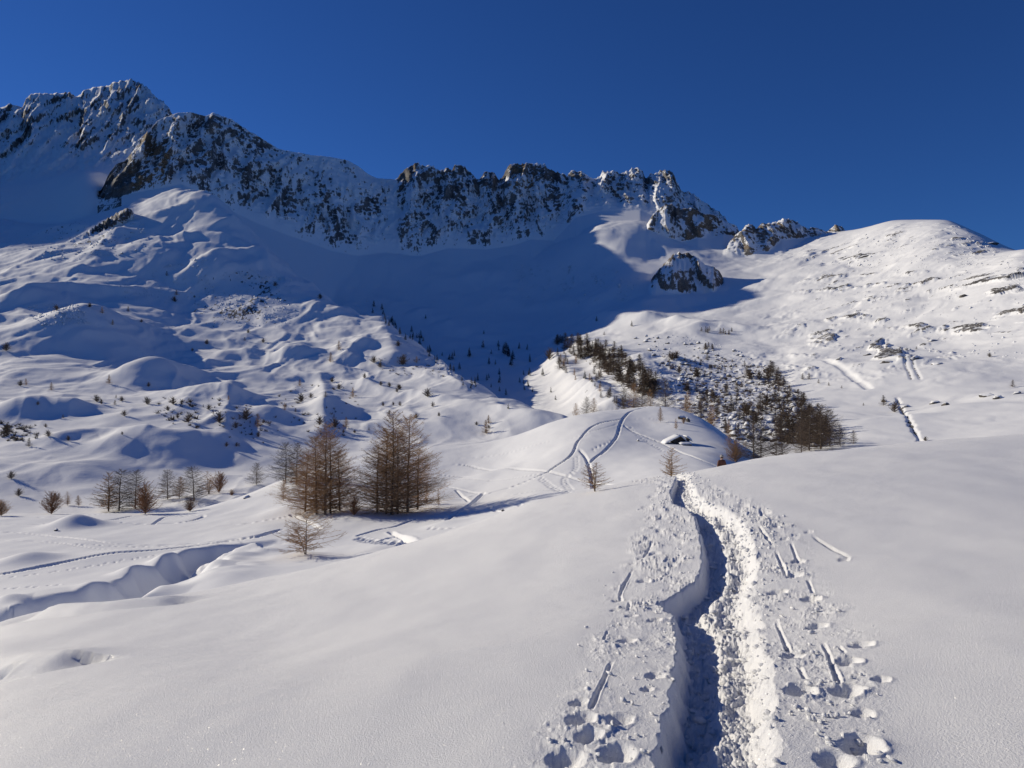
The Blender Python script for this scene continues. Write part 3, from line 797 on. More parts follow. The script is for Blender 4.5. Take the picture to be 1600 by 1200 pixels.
LEFT_E = [(1000, 1330), (1025, 1200), (1040, 1140), (1048, 1100), (1056, 1050), (1060, 1000), (1054, 960), (1032, 941), (1060, 925), (1090, 906), (1100, 880), (1097, 850), (1088, 808), (1075, 793), (1052, 783), (1048, 770), (1054, 755), (1058, 744), (1060, 740)]
RIGHT_E = [(1250, 1330), (1216, 1200), (1212, 1100), (1207, 1030), (1192, 965), (1180, 925), (1186, 885), (1176, 845), (1160, 812), (1135, 795), (1106, 784), (1088, 770), (1080, 750), (1078, 741)]
le = np.array([q for q in (fgxy(*p) for p in LEFT_E) if q]); re_ = np.array([q for q in (fgxy(*p) for p in RIGHT_E) if q])
le = le[np.argsort(le[:, 1])]; re_ = re_[np.argsort(re_[:, 1])]
yend = 30.0
le = np.vstack([[le[0, 0], 0.5], le, [le[-1, 0] + 0.3, yend]]); re_ = np.vstack([[re_[0, 0], 0.5], re_, [re_[-1, 0] + 0.5, yend]])
le[-1, 0] = re_[-1, 0] - 0.45
xl = np.interp(Y, le[:, 1], le[:, 0]); xr_ = np.interp(Y, re_[:, 1], re_[:, 0])
jl = 0.024 * fbm2(Y * 3.6, Y * 0 + 2.0, 5, 2.3, 0.65) + 0.008 * noise2(X * 30, Y * 26); jr = 0.03 * fbm2(Y * 4.3, Y * 0 + 9.0, 4, 2.3, 0.6)
sT = (X - xl - jl) / np.maximum(xr_ + jr - xl - jl, 0.1)
prof = np.interp(sT, [-0.03, 0.07, 0.13, 0.30, 0.40, 0.47, 0.53, 0.62, 0.76, 0.86, 0.94, 1.0, 1.04], [0, 0.165, 0.21, 0.215, 0.185, 0.135, 0.125, 0.13, 0.12, 0.075, 0.025, 0.0, 0])
inside = sstep(-0.02, 0.06, sT) * (1 - sstep(0.9, 1.02, sT))
# blocky lumps of broken snow in the trench floor
lump = np.maximum(0, noise2(X * 15, Y * 12)) * 0.040 + np.maximum(0, noise2(X * 33 + 5, Y * 27)) * 0.024 + 0.008 * noise2(X * 75, Y * 60)
lump = -lump * sstep(0.06, 0.14, sT) * (1.25 - 0.75 * sstep(0.72, 0.9, sT)) + 0.045 * noise2(X * 4.5 + 3, Y * 3.1) * sstep(0.1, 0.3, sT)
# second row of prints in the right half
sec = np.exp(-((sT - 0.66) / 0.13) ** 2) * np.maximum(0, np.sin(Y * 5.2 + 1.3 * noise2(Y * 0.9, Y * 0))) * 0.045
Z -= (prof + sec * inside) * (1 + 0.12 * noise2(Y * 1.9, X * 2)) - inside * lump
# crumbly verge on both sides
LB = [(740, 1330), (800, 1200), (862, 1130), (905, 1060), (930, 1000), (955, 930), (985, 870), (1000, 820), (1010, 780), (1025, 760), (1045, 742)]
RB = [(1440, 1330), (1395, 1200), (1385, 1120), (1375, 1000), (1310, 955), (1280, 900), (1255, 860), (1240, 820), (1200, 795), (1150, 775), (1110, 755), (1092, 741)]
lb = np.array([q for q in (fgxy(*p) for p in LB) if q]); rb = np.array([q for q in (fgxy(*p) for p in RB) if q])
lb = lb[np.argsort(lb[:, 1])]; rb = rb[np.argsort(rb[:, 1])]
xlb = np.interp(Y, lb[:, 1], lb[:, 0]); xrb = np.interp(Y, rb[:, 1], rb[:, 0])
wob = 0.10 * fbm2(X * 2.2, Y * 2.2, 3)
verge = sstep(-0.12, 0.14, X - xlb + wob) * (1 - sstep(-0.12, 0.12, X - xrb + wob)) * (1 - inside)
vm = np.where(verge > 0.01)[0]
xv, yv = X[vm], Y[vm]
patchy = sstep(-0.15, 0.5, noise2(xv * 2.1 + 3, yv * 1.7) + 0.12)
crumb = np.maximum(0, noise2(xv * 21, yv * 17) - 0.28) * 0.026 + np.maximum(0, noise2(xv * 41, yv * 33) - 0.1) * 0.012 + 0.0025 * noise2(xv * 90, yv * 70)
crumb += 0.016 * fbm2(xv * 5.5, yv * 4.5, 2)
Z[vm] += verge[vm] * (0.25 + 0.75 * patchy) * crumb * np.clip(yv / 6, 0.8, 1.6)
# pole and boot holes: (u, v, radius m, depth m)
PITS = [(902, 1101, .055, .07), (906, 1128, .08, .10), (918, 1155, .07, .09), (966, 1130, .075, .07), (978, 998, .075, .08), (985, 963, .06, .07), (1022, 968, .07, .07), (965, 938, .06, .06), (1022, 1056, .07, .06), (1010, 1078, .04, .05),
        (1005, 907, .09, .10), (1022, 868, .08, .08), (1035, 890, .07, .06), (1050, 885, .06, .05), (1000, 875, .05, .05), (1060, 838, .07, .06), (1030, 830, .09, .08), (1022, 826, .06, .06), (1063, 850, .06, .05), (1030, 805, .09, .07),
        (1248, 1076, .09, .12), (1322, 1075, .09, .11), (1342, 1165, .095, .12), (1235, 1020, .08, .09), (1322, 1030, .08, .10), (1344, 1003, .08, .09), (1275, 972, .085, .09), (1268, 935, .08, .10), (1213, 925, .10, .10), (1262, 935, .07, .08),
        (1240, 900, .09, .10), (1246, 878, .08, .09), (1215, 822, .10, .09), (1318, 875, .07, .06), (1262, 832, .07, .05), (1225, 845, .07, .06), (1185, 812, .10, .08), (1195, 800, .10, .08), (1345, 1110, .06, .05), (1375, 1060, .05, .05), (0, 1053, .16, .16), (-20, 1060, .2, .2),
        (1160, 790, .12, .08), (1130, 772, .12, .07), (1110, 760, .12, .07), (1010, 790, .12, .07), (1020, 775, .12, .07), (1035, 760, .12, .06), (960, 955, .05, .04), (880, 1190, .09, .08), (960, 1185, .09, .09), (1300, 1190, .08, .08)]
for u, v, r, dp in PITS:
    c = fgxy(u, v)
    if not c: continue
    rr = r * 0.8
    m = np.where((np.abs(X - c[0]) < 3 * rr) & (np.abs(Y - c[1]) < 4 * rr))[0]
    dx = (X[m] - c[0]) / rr; dy = (Y[m] - c[1]) / (rr * 1.15)
    wv = 0.16 * noise2(X[m] / rr * 1.1 + u, Y[m] / rr * 1.1)
    q = np.hypot(dx, dy) + wv
    Z[m] -= dp * 0.62 * (1 - sstep(0.3, 1.2, q - 0.25 * dx * (dx > 0)))
    Z[m] += dp * 0.13 * np.exp(-((np.hypot(dx - 1.3, dy + 0.15) + wv) / 0.5) ** 2) + dp * 0.10 * np.exp(-((q - 1.25) / 0.25) ** 2) * (dx > -0.3)
# lines dragged by the poles
for pts, w, dp in [([(957, 1030), (945, 1060), (930, 1095), (922, 1115)], .045, .03), ([(1020, 846), (1013, 862), (1005, 875)], .06, .03), ([(990, 889), (975, 912), (968, 930), (972, 940)], .055, .035), ([(984, 940), (981, 955)], .05, .03),
                   ([(950, 985), (943, 1000)], .035, .018), ([(1268, 838), (1290, 852), (1315, 866), (1330, 874)], .07, .04), ([(1184, 822), (1195, 840), (1208, 855)], .06, .04), ([(1212, 862), (1220, 880), (1228, 900)], .055, .035),
                   ([(1236, 850), (1242, 866), (1248, 880)], .055, .035), ([(1213, 964), (1222, 985), (1233, 1010)], .045, .035), ([(1286, 996), (1297, 1025), (1306, 1050), (1312, 1066)], .045, .04), ([(1188, 795), (1192, 808)], .07, .04),
                   ([(1310, 1002), (1320, 1015)], .04, .03), ([(1248, 1036), (1258, 1055)], .04, .03), ([(1262, 905), (1270, 925)], .05, .03)]:
    l = [q for q in (fgxy(*p) for p in pts) if q]
    if len(l) > 1: carve_line(X, Y, Z, smooth_poly(l), w * 0.62, dp * 0.7, rim=0.3, jit=0.25)
# wind relief of the untouched snow, and the small cornice lips at the far left edge
Z += (0.035 * fbm2(X / 2.6, Y / 3.8, 3) + 0.004 * fbm2(X * 2.1, Y * 2.7, 2)) * (1 - 0.6 * inside)
for pts, w, h in [([(85, 954), (140, 950), (180, 947), (250, 941)], 0.55, 0.10), ([(-60, 1030), (0, 1040), (60, 1036), (95, 1032)], 0.5, 0.10)]:
    l = [q for q in (fgxy(*p) for p in pts) if q]
    if len(l) > 1:
        d, s, side = seg_dist(X, Y, l, 2.0)
        m = np.where(d < 2.0)[0]
        Z[m] += h * np.exp(-(d[m] / w) ** 2) * np.where(side[m] > 0, 1, 1) - h * 1.2 * np.exp(-((d[m] - w * 0.9) / (w * 0.6)) ** 2) * (side[m] < 0)
P = np.stack([X, Y, Z], 1)
fg = mesh_grid("snow_slope", P, nrA, ncA, None, M_SNOW_NEAR)
fg["kind"] = "structure"
FG = Sheet(P, nrA, ncA)


def hit(u, v, sheets=None):
    for s in (sheets or (FG, MID, FAR)):
        h = s.hit(u, v)
        if h is not None: return h
    return None


def ground(x, y):
    return max(s.zat(x, y) for s in (FG, MID, FAR) if s.G[0, 0, 1] < y < s.G[-1, 0, 1])

# ------------------------------------------------------------------ mesh helpers for things
def raw_mesh(name, verts, faces, mats, midx=None, smooth=False):
    me = bpy.data.meshes.new(name)
    verts = np.asarray(verts, np.float32); faces = np.asarray(faces, np.int32)
    k = faces.shape[1]
    me.vertices.add(len(verts)); me.vertices.foreach_set("co", verts.ravel())
    me.loops.add(faces.size); me.loops.foreach_set("vertex_index", faces.ravel())
    me.polygons.add(len(faces)); me.polygons.foreach_set("loop_start", np.arange(0, faces.size, k, dtype=np.int32))
    if smooth: me.polygons.foreach_set("use_smooth", np.ones(len(faces), bool))
    for m in mats: me.materials.append(m)
    if midx is not None: me.polygons.foreach_set("material_index", np.asarray(midx, np.int32))
    me.update(calc_edges=True)
    return me


def link(name, me, parent=None, loc=None):
    o = bpy.data.objects.new(name, me); COL.objects.link(o)
    if parent is not None: o.parent = parent
    if loc is not None: o.location = loc
    return o


def tag(o, label, cat, group=None, kind=None):
    if label: o["label"] = label
    if cat: o["category"] = cat
    if group: o["group"] = group
    if kind: o["kind"] = kind
    return o


def tubes(P0, P1, r0, r1, sides=3):
    P0 = np.asarray(P0, float); P1 = np.asarray(P1, float); r0 = np.asarray(r0, float); r1 = np.asarray(r1, float)
    n = len(P0)
    d = P1 - P0; d /= np.linalg.norm(d, axis=1)[:, None] + 1e-9
    ref = np.where(np.abs(d[:, 2:3]) > 0.9, np.array([[1.0, 0, 0]]), np.array([[0, 0, 1.0]]))
    a = np.cross(d, ref); a /= np.linalg.norm(a, axis=1)[:, None] + 1e-9
    b = np.cross(d, a)
    th = np.arange(sides) * 2 * np.pi / sides
    ring = a[:, None] * np.cos(th)[None, :, None] + b[:, None] * np.sin(th)[None, :, None]
    V = np.concatenate([P0[:, None] + ring * r0[:, None, None], P1[:, None] + ring * r1[:, None, None]], 1).reshape(-1, 3)
    i = np.arange(n)[:, None] * 2 * sides; k = np.arange(sides)[None]; k2 = (k + 1) % sides
    Fq = np.stack([i + k, i + k2, i + k2 + sides, i + k + sides], -1).reshape(-1, 4)
    return V, Fq


def bark_material(name, c1, c2, sc):
    m, nt, p = new_mat(name)
    oi = nd(nt, "ShaderNodeObjectInfo")
    tc = nd(nt, "ShaderNodeTexCoord")
    n = nz_tex(nt, tc.outputs["Object"], sc, 3, 0.6)
    f = mth(nt, 'ADD', mth(nt, 'MULTIPLY', n, 0.6), mth(nt, 'MULTIPLY', oi.outputs["Random"], 0.45))
    nt.links.new(mix_col(nt, ramp(nt, f, 0.2, 0.85), c1, c2), p.inputs["Base Color"])
    p.inputs["Roughness"].default_value = 0.85
    p.inputs["Specular IOR Level"].default_value = 0.15
    return m


M_BARK = bark_material("larch_bark", (0.12, 0.098, 0.08, 1), (0.24, 0.195, 0.155, 1), 3.0)
M_TWIG = bark_material("larch_twigs", (0.33, 0.205, 0.11, 1), (0.52, 0.335, 0.185, 1), 0.8)
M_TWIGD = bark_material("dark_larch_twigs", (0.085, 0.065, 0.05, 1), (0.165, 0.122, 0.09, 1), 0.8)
M_RED = bark_material("reddish_twigs", (0.17, 0.09, 0.055, 1), (0.30, 0.165, 0.09, 1), 1.0)
M_PINE = bark_material("dark_needles", (0.018, 0.024, 0.016, 1), (0.045, 0.05, 0.032, 1), 0.8)


def larch_geometry(seed, h, spread, nb, ntw, nsub, tw_r, low=0.06, lean=0.0, bushy=0.0, up=0.12, stems=1, taper=0.8):
    """trunk segments and branch/twig segments of a bare larch, in metres, base at the origin"""
    rr = random.Random(seed)
    T0, T1, ta, tb = [], [], [], []
    B0, B1, ba, bb = [], [], [], []
    for s in range(stems):
        bx = by = 0.0
        hh = h * (1 if s == 0 else rr.uniform(.6, .95))
        sp_ = 0.03 if s == 0 else 0.26
        lx, ly = lean + rr.uniform(-sp_, sp_), rr.uniform(-sp_, sp_)
        pts = []
        nseg = 9
        wx = wy = 0
        for i in range(nseg + 1):
            t = i / nseg
            wx += rr.uniform(-.006, .006) * hh; wy += rr.uniform(-.006, .006) * hh
            pts.append((bx + lx * hh * t + wx, by + ly * hh * t + wy, hh * t))
        tr = 0.0092 * hh + 0.012
        for i in range(nseg):
            T0.append(pts[i]); T1.append(pts[i + 1]); ta.append(tr * (1 - i / nseg) ** 0.9 + 0.012); tb.append(tr * (1 - (i + 1) / nseg) ** 0.9 + 0.012)
        T0[-nseg] = (pts[0][0], pts[0][1], -0.12 * hh)
        ga = rr.uniform(0, 6.28)
        for b in range(nb // stems):
            t = low + (0.98 - low) * (b + rr.random()) / (nb / stems)
            f = t * nseg; i = min(int(f), nseg - 1); q = f - i
            p = [pts[i][k] * (1 - q) + pts[i + 1][k] * q for k in range(3)]
            ga += 2.4 + rr.uniform(-.5, .5)
            L = (spread * hh * (1 - t) ** taper * rr.uniform(0.55, 1.1) + 0.03 * hh) * (1 if t > low + 0.1 else rr.uniform(0.5, 1.0))
            pit = rr.uniform(-0.25, 0.2) + bushy + 0.5 * t * t
            d = np.array([math.cos(ga) * math.cos(pit), math.sin(ga) * math.cos(pit), math.sin(pit)])
            ns = 4
            br = 0.0045 * hh * (1 - t) + tw_r * 1.2
            path = [np.array(p)]
            for k in range(ns):
                d = d + np.array([rr.uniform(-.13, .13), rr.uniform(-.13, .13), up * rr.uniform(0.3, 1.4)])
                d /= np.linalg.norm(d)
                path.append(path[-1] + d * L / ns)
                B0.append(path[-2]); B1.append(path[-1]); ba.append(br * (1 - k / ns) + tw_r * .6); bb.append(br * (1 - (k + 1) / ns) + tw_r * .6)
            for w in range(ntw):
                tt = 0.12 + 0.88 * (w + rr.random()) / ntw
                f2 = min(tt, .999) * ns; i2 = int(f2); q2 = f2 - i2
                p2 = path[i2] * (1 - q2) + path[i2 + 1] * q2
                dd = path[i2 + 1] - path[i2]; dd = dd / np.linalg.norm(dd)
                side = np.cross(dd, (0, 0, 1)); side /= np.linalg.norm(side) + 1e-9
                dr = dd * rr.uniform(.35, .9) + side * rr.choice((-1, 1)) * rr.uniform(.5, 1.0) + np.array([0, 0, rr.uniform(-.5, .45)])
                dr /= np.linalg.norm(dr)
                l2 = L * rr.uniform(0.12, 0.34) * (1.25 - tt * .6)
                e = p2 + dr * l2
                B0.append(p2); B1.append(e); ba.append(tw_r); bb.append(tw_r * .6)
                for x in range(nsub):
                    t3 = rr.uniform(.25, 1.0)
                    p3 = p2 + dr * l2 * t3
                    d3 = dr + np.array([rr.uniform(-.9, .9), rr.uniform(-.9, .9), rr.uniform(-.6, .6)])
                    d3 /= np.linalg.norm(d3)
                    B0.append(p3); B1.append(p3 + d3 * l2 * rr.uniform(.35, .7)); ba.append(tw_r * .7); bb.append(tw_r * .4)
    return (T0, T1, ta, tb), (B0, B1, ba, bb)


def tree_parts(name, twig_mat, geo, tside=6):
    t, b = geo
    V, Fc = tubes(*t, sides=tside)
    m1 = raw_mesh("trunk", V, Fc, [M_BARK], smooth=True)
    V, Fc = tubes(*b, sides=3)
    m2 = raw_mesh("crown", V, Fc, [twig_mat])
    return m1, m2


def tree_single(name, twig_mat, geo):
    t, b = geo
    V1, F1 = tubes(*t, sides=4); V2, F2 = tubes(*b, sides=3)
    return raw_mesh(name, np.vstack([V1, V2]), np.vstack([F1, F2 + len(V1)]), [M_BARK, twig_mat], [0] * len(F1) + [1] * len(F2))


def conifer_single(name, seed):
    """small dark evergreen, 10 m high: trunk and drooping sprays of needles"""
    rr = random.Random(seed)
    V = []; Fc = []
    V1, F1 = tubes([(0, 0, -1)], [(0, 0, 10)], [.16], [.03], sides=4)
    V += V1.tolist(); Fc += F1.tolist(); n1 = len(F1)
    for b in range(120):
        t = 0.08 + 0.92 * (b + rr.random()) / 120
        L = (1 - t) ** 0.85 * 2.3 * rr.uniform(.6, 1.1) + .2
        a = rr.uniform(0, 6.28)
        c, s = math.cos(a), math.sin(a)
        z = t * 10
        w = L * .28
        i = len(V)
        V += [(c * .1, s * .1, z + .25), (c * L * .6 - s * w, s * L * .6 + c * w, z - .05 * L), (c * L, s * L, z + .1 * L), (c * L * .6 + s * w, s * L * .6 - c * w, z - .05 * L)]
        Fc.append((i, i + 1, i + 2, i + 3))
    return raw_mesh(name, V, Fc, [M_BARK, M_PINE], [0] * n1 + [1] * (len(Fc) - n1))


NEAR = [tree_parts("n", M_TWIG, larch_geometry(10 + i, 10, sp, 112, 18, 3, 0.0085, low=0.02, up=0.18, taper=tp)) for i, (sp, tp) in enumerate([(0.42, .62), (0.36, .58), (0.46, .66)])]
NEARD = [(NEAR[i][0], NEAR[i][1].copy()) for i in (0, 2)]
for a_, b_ in NEARD:
    b_.materials[0] = M_TWIGD
SMALL = [tree_parts("s", M_TWIG, larch_geometry(30 + i, 10, sp, 84, 12, 1, 0.028, low=0.10, lean=ln, up=0.16, taper=0.65, stems=st)) for i, (sp, ln, st) in enumerate([(0.42, 0.0, 2), (0.38, 0.08, 1), (0.48, -0.05, 3)])]
OPEN_TREE = tree_parts("o", M_TWIG, larch_geometry(44, 10, 0.72, 70, 12, 2, 0.026, low=0.10, lean=0.02, up=0.2, taper=0.5, stems=2))
BUSH = [tree_parts("b", M_RED, larch_geometry(50 + i, 10, .7, 110, 9, 1, 0.045, low=0.02, bushy=0.45, up=0.2, taper=0.5, stems=5)) for i in range(2)]
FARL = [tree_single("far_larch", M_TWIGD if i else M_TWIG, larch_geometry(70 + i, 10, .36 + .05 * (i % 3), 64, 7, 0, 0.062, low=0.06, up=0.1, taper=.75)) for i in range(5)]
FARB = [tree_single("far_bush", M_TWIGD if i else M_RED, larch_geometry(90 + i, 10, .8, 60, 6, 0, 0.11, low=0.02, bushy=.35, up=.2, taper=.55, stems=4)) for i in range(2)]
PINE = [conifer_single("small_pine", 100 + i) for i in range(3)]
BUSHB = [(q[0], q[1].copy()) for q in BUSH]
for q in BUSHB: q[1].materials[0] = M_TWIG
TR = random.Random(5)


def plant(parts, u, v, hpx, label, name="larch", cat="tree", group=None, sheets=None, sx=1.0, sink=0.0):
    """one tree with trunk and crown, standing where the sight line (u, v) meets the ground"""
    p = hit(u, v, sheets)
    if p is None: return None
    h = hpx * p.y / F
    r = bpy.data.objects.new(name, None); COL.objects.link(r)
    r.location = (p.x, p.y, p.z - sink)
    r.rotation_euler = (0, 0, TR.uniform(0, 6.28))
    s = h / 10.0
    r.scale = (s * sx, s * sx, s)
    tag(r, label, cat, group)
    link("trunk", parts[0], r); link("crown", parts[1], r)
    return r


def plant1(me, u, v, hpx, label, name, group, cat="tree", sheets=None, sx=1.0):
    p = hit(u, v, sheets)
    if p is None: return None
    s = hpx * p.y / F / 10.0
    o = link(name, me, None, (p.x, p.y, p.z - 0.03 * s))
    o.rotation_euler = (0, 0, TR.uniform(0, 6.28)); o.scale = (s * sx, s * sx, s)
    tag(o, label, cat, group)
    return o


# two big clumps of bare larches on the shelf
GA, GB = "bare larches of the left clump on the shelf", "bare larches of the right clump on the shelf"
for u, v, h, k, sx, lab in [
    (477, 800, 92, 2, 1.5, "shorter golden brown bare larch at the left edge of the left clump"),
    (495, 804, 122, 0, 1.25, "bare brown larch just left of the tallest trunk in the left clump"),
    (508, 804, 142, 1, 1.35, "tallest bare golden brown larch in the middle of the left clump"),
    (517, 802, 126, 2, 1.2, "bare brown larch just right of the tallest trunk in the left clump"),
    (531, 798, 94, 0, 1.5, "bare brown larch at the right edge of the left clump")]:
    plant(NEAR[k], u, v, h, lab, group=GA, sx=sx)
plant(NEARD[1], 447, 754, 62, "duller brown larch half hidden behind the left clump", sheets=(MID, FAR), sx=1.4)
plant(NEARD[0], 463, 758, 66, "slim brown larch behind the left clump beside the duller one", sheets=(MID, FAR), sx=1.2)
for u, v, h, k, sx, lab in [
    (589, 801, 104, 2, 1.45, "lower bare larch at the left edge of the right clump"),
    (603, 803, 134, 0, 1.2, "bare brown larch left of the twin tops in the right clump"),
    (613, 804, 160, 1, 1.25, "tallest bare larch with the left of the twin tops in the right clump"),
    (622, 803, 128, 2, 1.3, "bare larch standing between the twin tops in the right clump"),
    (636, 800, 150, 0, 1.2, "bare larch with the right of the twin tops in the right clump"),
    (652, 796, 96, 2, 1.6, "wide spreading bare larch at the right edge of the right clump")]:
    plant(NEAR[k], u, v, h, lab, group=GB, sx=sx)
plant(SMALL[1], 666, 788, 34, "thin young larch stem right beside the right clump", name="young_larch", sx=.6)
plant(SMALL[0], 685, 791, 28, "smallest thin young larch stem farther right of the right clump", name="young_larch", sx=.6)
plant(BUSH[0], 553, 805, 32, "low reddish bush with a bent stem between the two larch clumps", name="bush", cat="bush", sx=1.3)
plant(SMALL[1], 443, 783, 34, "small leaning larch left of the left clump", name="small_larch")
plant(OPEN_TREE, 477, 866, 62, "open round bare young larch on a snow mound below the clumps", name="small_larch", sx=1.8)
plant(SMALL[2], 930, 768, 46, "small bare larch below the knoll where a track runs past it", name="small_larch", sx=1.6)
plant(SMALL[0], 1050, 744, 50, "bare larch with several stems just beyond the end of the trail", name="small_larch", sx=1.45)
plant(SMALL[1], 1032, 660, 24, "thin straw coloured young larch near the top of the knoll", name="young_larch", sheets=(MID, FAR), sx=.8)
plant(SMALL[0], 1056, 671, 18, "tiny straw coloured larch below the thin one on the knoll", name="young_larch", sheets=(MID, FAR), sx=.8)
plant(BUSHB[1], 1068, 662, 10, "tiny bare bush beside the snow capped stones on the knoll", name="bush", cat="bush", sheets=(MID, FAR))
# row along the far edge of the shelf
ROW = "bare trees along the far edge of the shelf"
for parts, u, v, h, lab, nm, ct, sx in [
    (SMALL[0], 170, 799, 62, "leaning dark larch at the left of the clump by the snow mound", "larch", "tree", 1.0),
    (NEARD[1], 186, 798, 64, "tallest dark larch in the clump behind the snow mound", "larch", "tree", 1.3),
    (NEARD[0], 211, 795, 60, "dark larch at the right of the clump behind the snow mound", "larch", "tree", 1.1),
    (BUSH[0], 227, 803, 46, "reddish brown bush in front of the dark larches on the shelf edge", "bush", "bush", 1.0),
    (NEARD[0], 262, 780, 46, "dark larch left of the pair beside the rising shelf edge", "larch", "tree", 1.2),
    (SMALL[1], 280, 779, 34, "low brown larch between the two dark ones by the shelf edge", "larch", "tree", 1.0),
    (NEARD[1], 303, 783, 54, "broad dark larch in the middle of the pair by the shelf edge", "larch", "tree", 1.25),
    (SMALL[2], 326, 772, 36, "grey brown larch just right of the broad dark one", "larch", "tree", .9),
    (BUSH[1], 342, 770, 32, "upright reddish bush at the right end of the shelf row", "bush", "bush", .7),
    (BUSH[0], 297, 799, 20, "low reddish bush in front of the broad dark larch", "bush", "bush", 1.1),
    (BUSH[1], 80, 803, 34, "reddish bush at the left end of the shelf row", "bush", "bush", 1.0),
    (SMALL[0], 105, 790, 22, "small grey larch right of the reddish bush at the left", "small_larch", "tree", .9),
    (SMALL[1], 123, 791, 17, "smaller grey larch beside another one near the reddish bush", "small_larch", "tree", .9),
    (BUSHB[1], 2, 806, 24, "low brown bush cut by the left edge of the photo", "bush", "bush", 1.2),
    (NEARD[0], 401, 757, 34, "lone dark larch on the slope left of the left clump", "larch", "tree", 1.1),
    (BUSHB[0], 362, 774, 9, "tiny tuft of twigs by the half buried boulder", "bush", "bush", 1.2)]:
    plant(parts, u, v, h, lab, name=nm, cat=ct, sx=sx * 1.35, group=ROW if ct == "tree" else None, sheets=(MID, FAR))
# ravine trees right of the knoll
for parts, u, v, h, lab, nm, ct, sx in [
    (BUSHB[0], 1150, 722, 34, "spreading grey brown bush beside the hiker", "bush", "bush", 1.5),
    (NEARD[1], 1178, 720, 74, "tall dark larch with bare lower trunk behind the bush by the hiker", "larch", "tree", 1.2),
    (NEARD[0], 1189, 722, 70, "dark larch right beside the tall one with bare lower trunk", "larch", "tree", 1.2),
    (NEARD[0], 1213, 716, 66, "slim dark larch with two thin trunks above the snow slope", "larch", "tree", .9),
    (NEARD[1], 1222, 715, 58, "slim dark larch standing right of the one with thin trunks", "larch", "tree", .9),
    (NEARD[1], 1252, 708, 52, "lower dark larch in front of the dense clump", "larch", "tree", 1.1),
    (NEARD[0], 1264, 704, 66, "broad dark larch at the left of the dense clump", "larch", "tree", 1.7),
    (NEARD[1], 1282, 702, 70, "broad tall dark larch in the middle of the dense clump", "larch", "tree", 1.7),
    (NEARD[0], 1297, 698, 58, "dark larch at the right of the dense clump", "larch", "tree", 1.4),
    (NEARD[1], 1313, 697, 34, "small dark larch at the right foot of the dense clump", "larch", "tree", 1.2),
    (NEARD[0], 1334, 694, 22, "last small dark larch right of the dense clump", "larch", "tree", 1.2),
    (SMALL[1], 1139, 700, 44, "thin dark dead trunk below the boulders right of the knoll", "larch", "tree", .45)]:
    plant(parts, u, v, h, lab, name=nm, cat=ct, sx=sx, sheets=(MID, FAR))
# tops of trees that stand behind the knoll
for u, v, h, k, lab in [(900, 652, 22, 0, "grey brown larch at the left behind the knoll rim"), (917, 650, 30, 1, "taller grey brown larch behind the knoll rim by the lit strip"), (928, 648, 26, 0, "right one of the grey brown larches by the lit strip"),
                        (975, 645, 40, 1, "brown larch behind the knoll left of the track"), (990, 643, 44, 0, "tallest brown larch behind the knoll near the track"), (1003, 643, 38, 1, "brown larch behind the knoll right of the track"), (1016, 642, 34, 0, "slim brown larch behind the knoll top"),
                        (1040, 641, 50, 1, "dark larch behind the knoll above the thin young larch"), (1075, 648, 36, 0, "brown larch behind the right shoulder of the knoll"), (1095, 660, 44, 1, "dark larch on the right rim of the knoll"), (1112, 668, 36, 0, "lower dark larch on the right rim of the knoll")]:
    plant(NEARD[k] if k else NEAR[1], u, v, h, lab, group="larches behind the knoll", sheets=(FAR,), sx=1.2)

# ------------------------------------------------------------------ far trees
def inside(u, v, poly):
    c = False; j = len(poly) - 1
    for i in range(len(poly)):
        if (poly[i][1] > v) != (poly[j][1] > v) and u < (poly[j][0] - poly[i][0]) * (v - poly[i][1]) / (poly[j][1] - poly[i][1]) + poly[i][0]: c = not c
        j = i
    return c


def scatter(poly, n, hr, meshes, label, name, group, cat="tree", sx=(0.9, 1.3), seed=0, ramp_v=None):
    rr = random.Random(seed)
    us = [p[0] for p in poly]; vs = [p[1] for p in poly]
    k = 0; t = 0
    while k < n and t < n * 60:
        t += 1
        u, v = rr.uniform(min(us), max(us)), rr.uniform(min(vs), max(vs))
        if not inside(u, v, poly): continue
        h = rr.uniform(*hr) * (1 if ramp_v is None else 0.65 + 0.7 * (v - min(vs)) / (max(vs) - min(vs)))
        if plant1(rr.choice(meshes), u, v, h, label, name, group, cat, (FAR,), rr.uniform(*sx)): k += 1


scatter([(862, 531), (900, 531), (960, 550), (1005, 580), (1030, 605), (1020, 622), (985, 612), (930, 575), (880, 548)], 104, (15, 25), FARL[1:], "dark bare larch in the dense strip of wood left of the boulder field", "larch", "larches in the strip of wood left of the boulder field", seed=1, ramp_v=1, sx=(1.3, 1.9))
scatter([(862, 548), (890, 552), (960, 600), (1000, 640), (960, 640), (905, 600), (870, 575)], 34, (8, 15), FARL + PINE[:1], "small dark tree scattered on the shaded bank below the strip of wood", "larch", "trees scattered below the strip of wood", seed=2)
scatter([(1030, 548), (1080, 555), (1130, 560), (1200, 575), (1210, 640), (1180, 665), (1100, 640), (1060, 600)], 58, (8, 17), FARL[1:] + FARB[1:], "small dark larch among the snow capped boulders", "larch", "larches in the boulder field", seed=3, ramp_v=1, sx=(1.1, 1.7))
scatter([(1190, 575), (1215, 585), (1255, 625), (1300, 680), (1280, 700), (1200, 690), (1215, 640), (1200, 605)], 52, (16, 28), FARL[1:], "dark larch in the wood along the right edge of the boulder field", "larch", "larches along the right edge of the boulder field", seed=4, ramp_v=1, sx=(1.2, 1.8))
scatter([(1040, 630), (1150, 640), (1190, 690), (1150, 690), (1090, 655)], 16, (14, 26), FARL, "brown larch at the near edge of the boulder field behind the knoll", "larch", "larches at the near edge of the boulder field", seed=5)
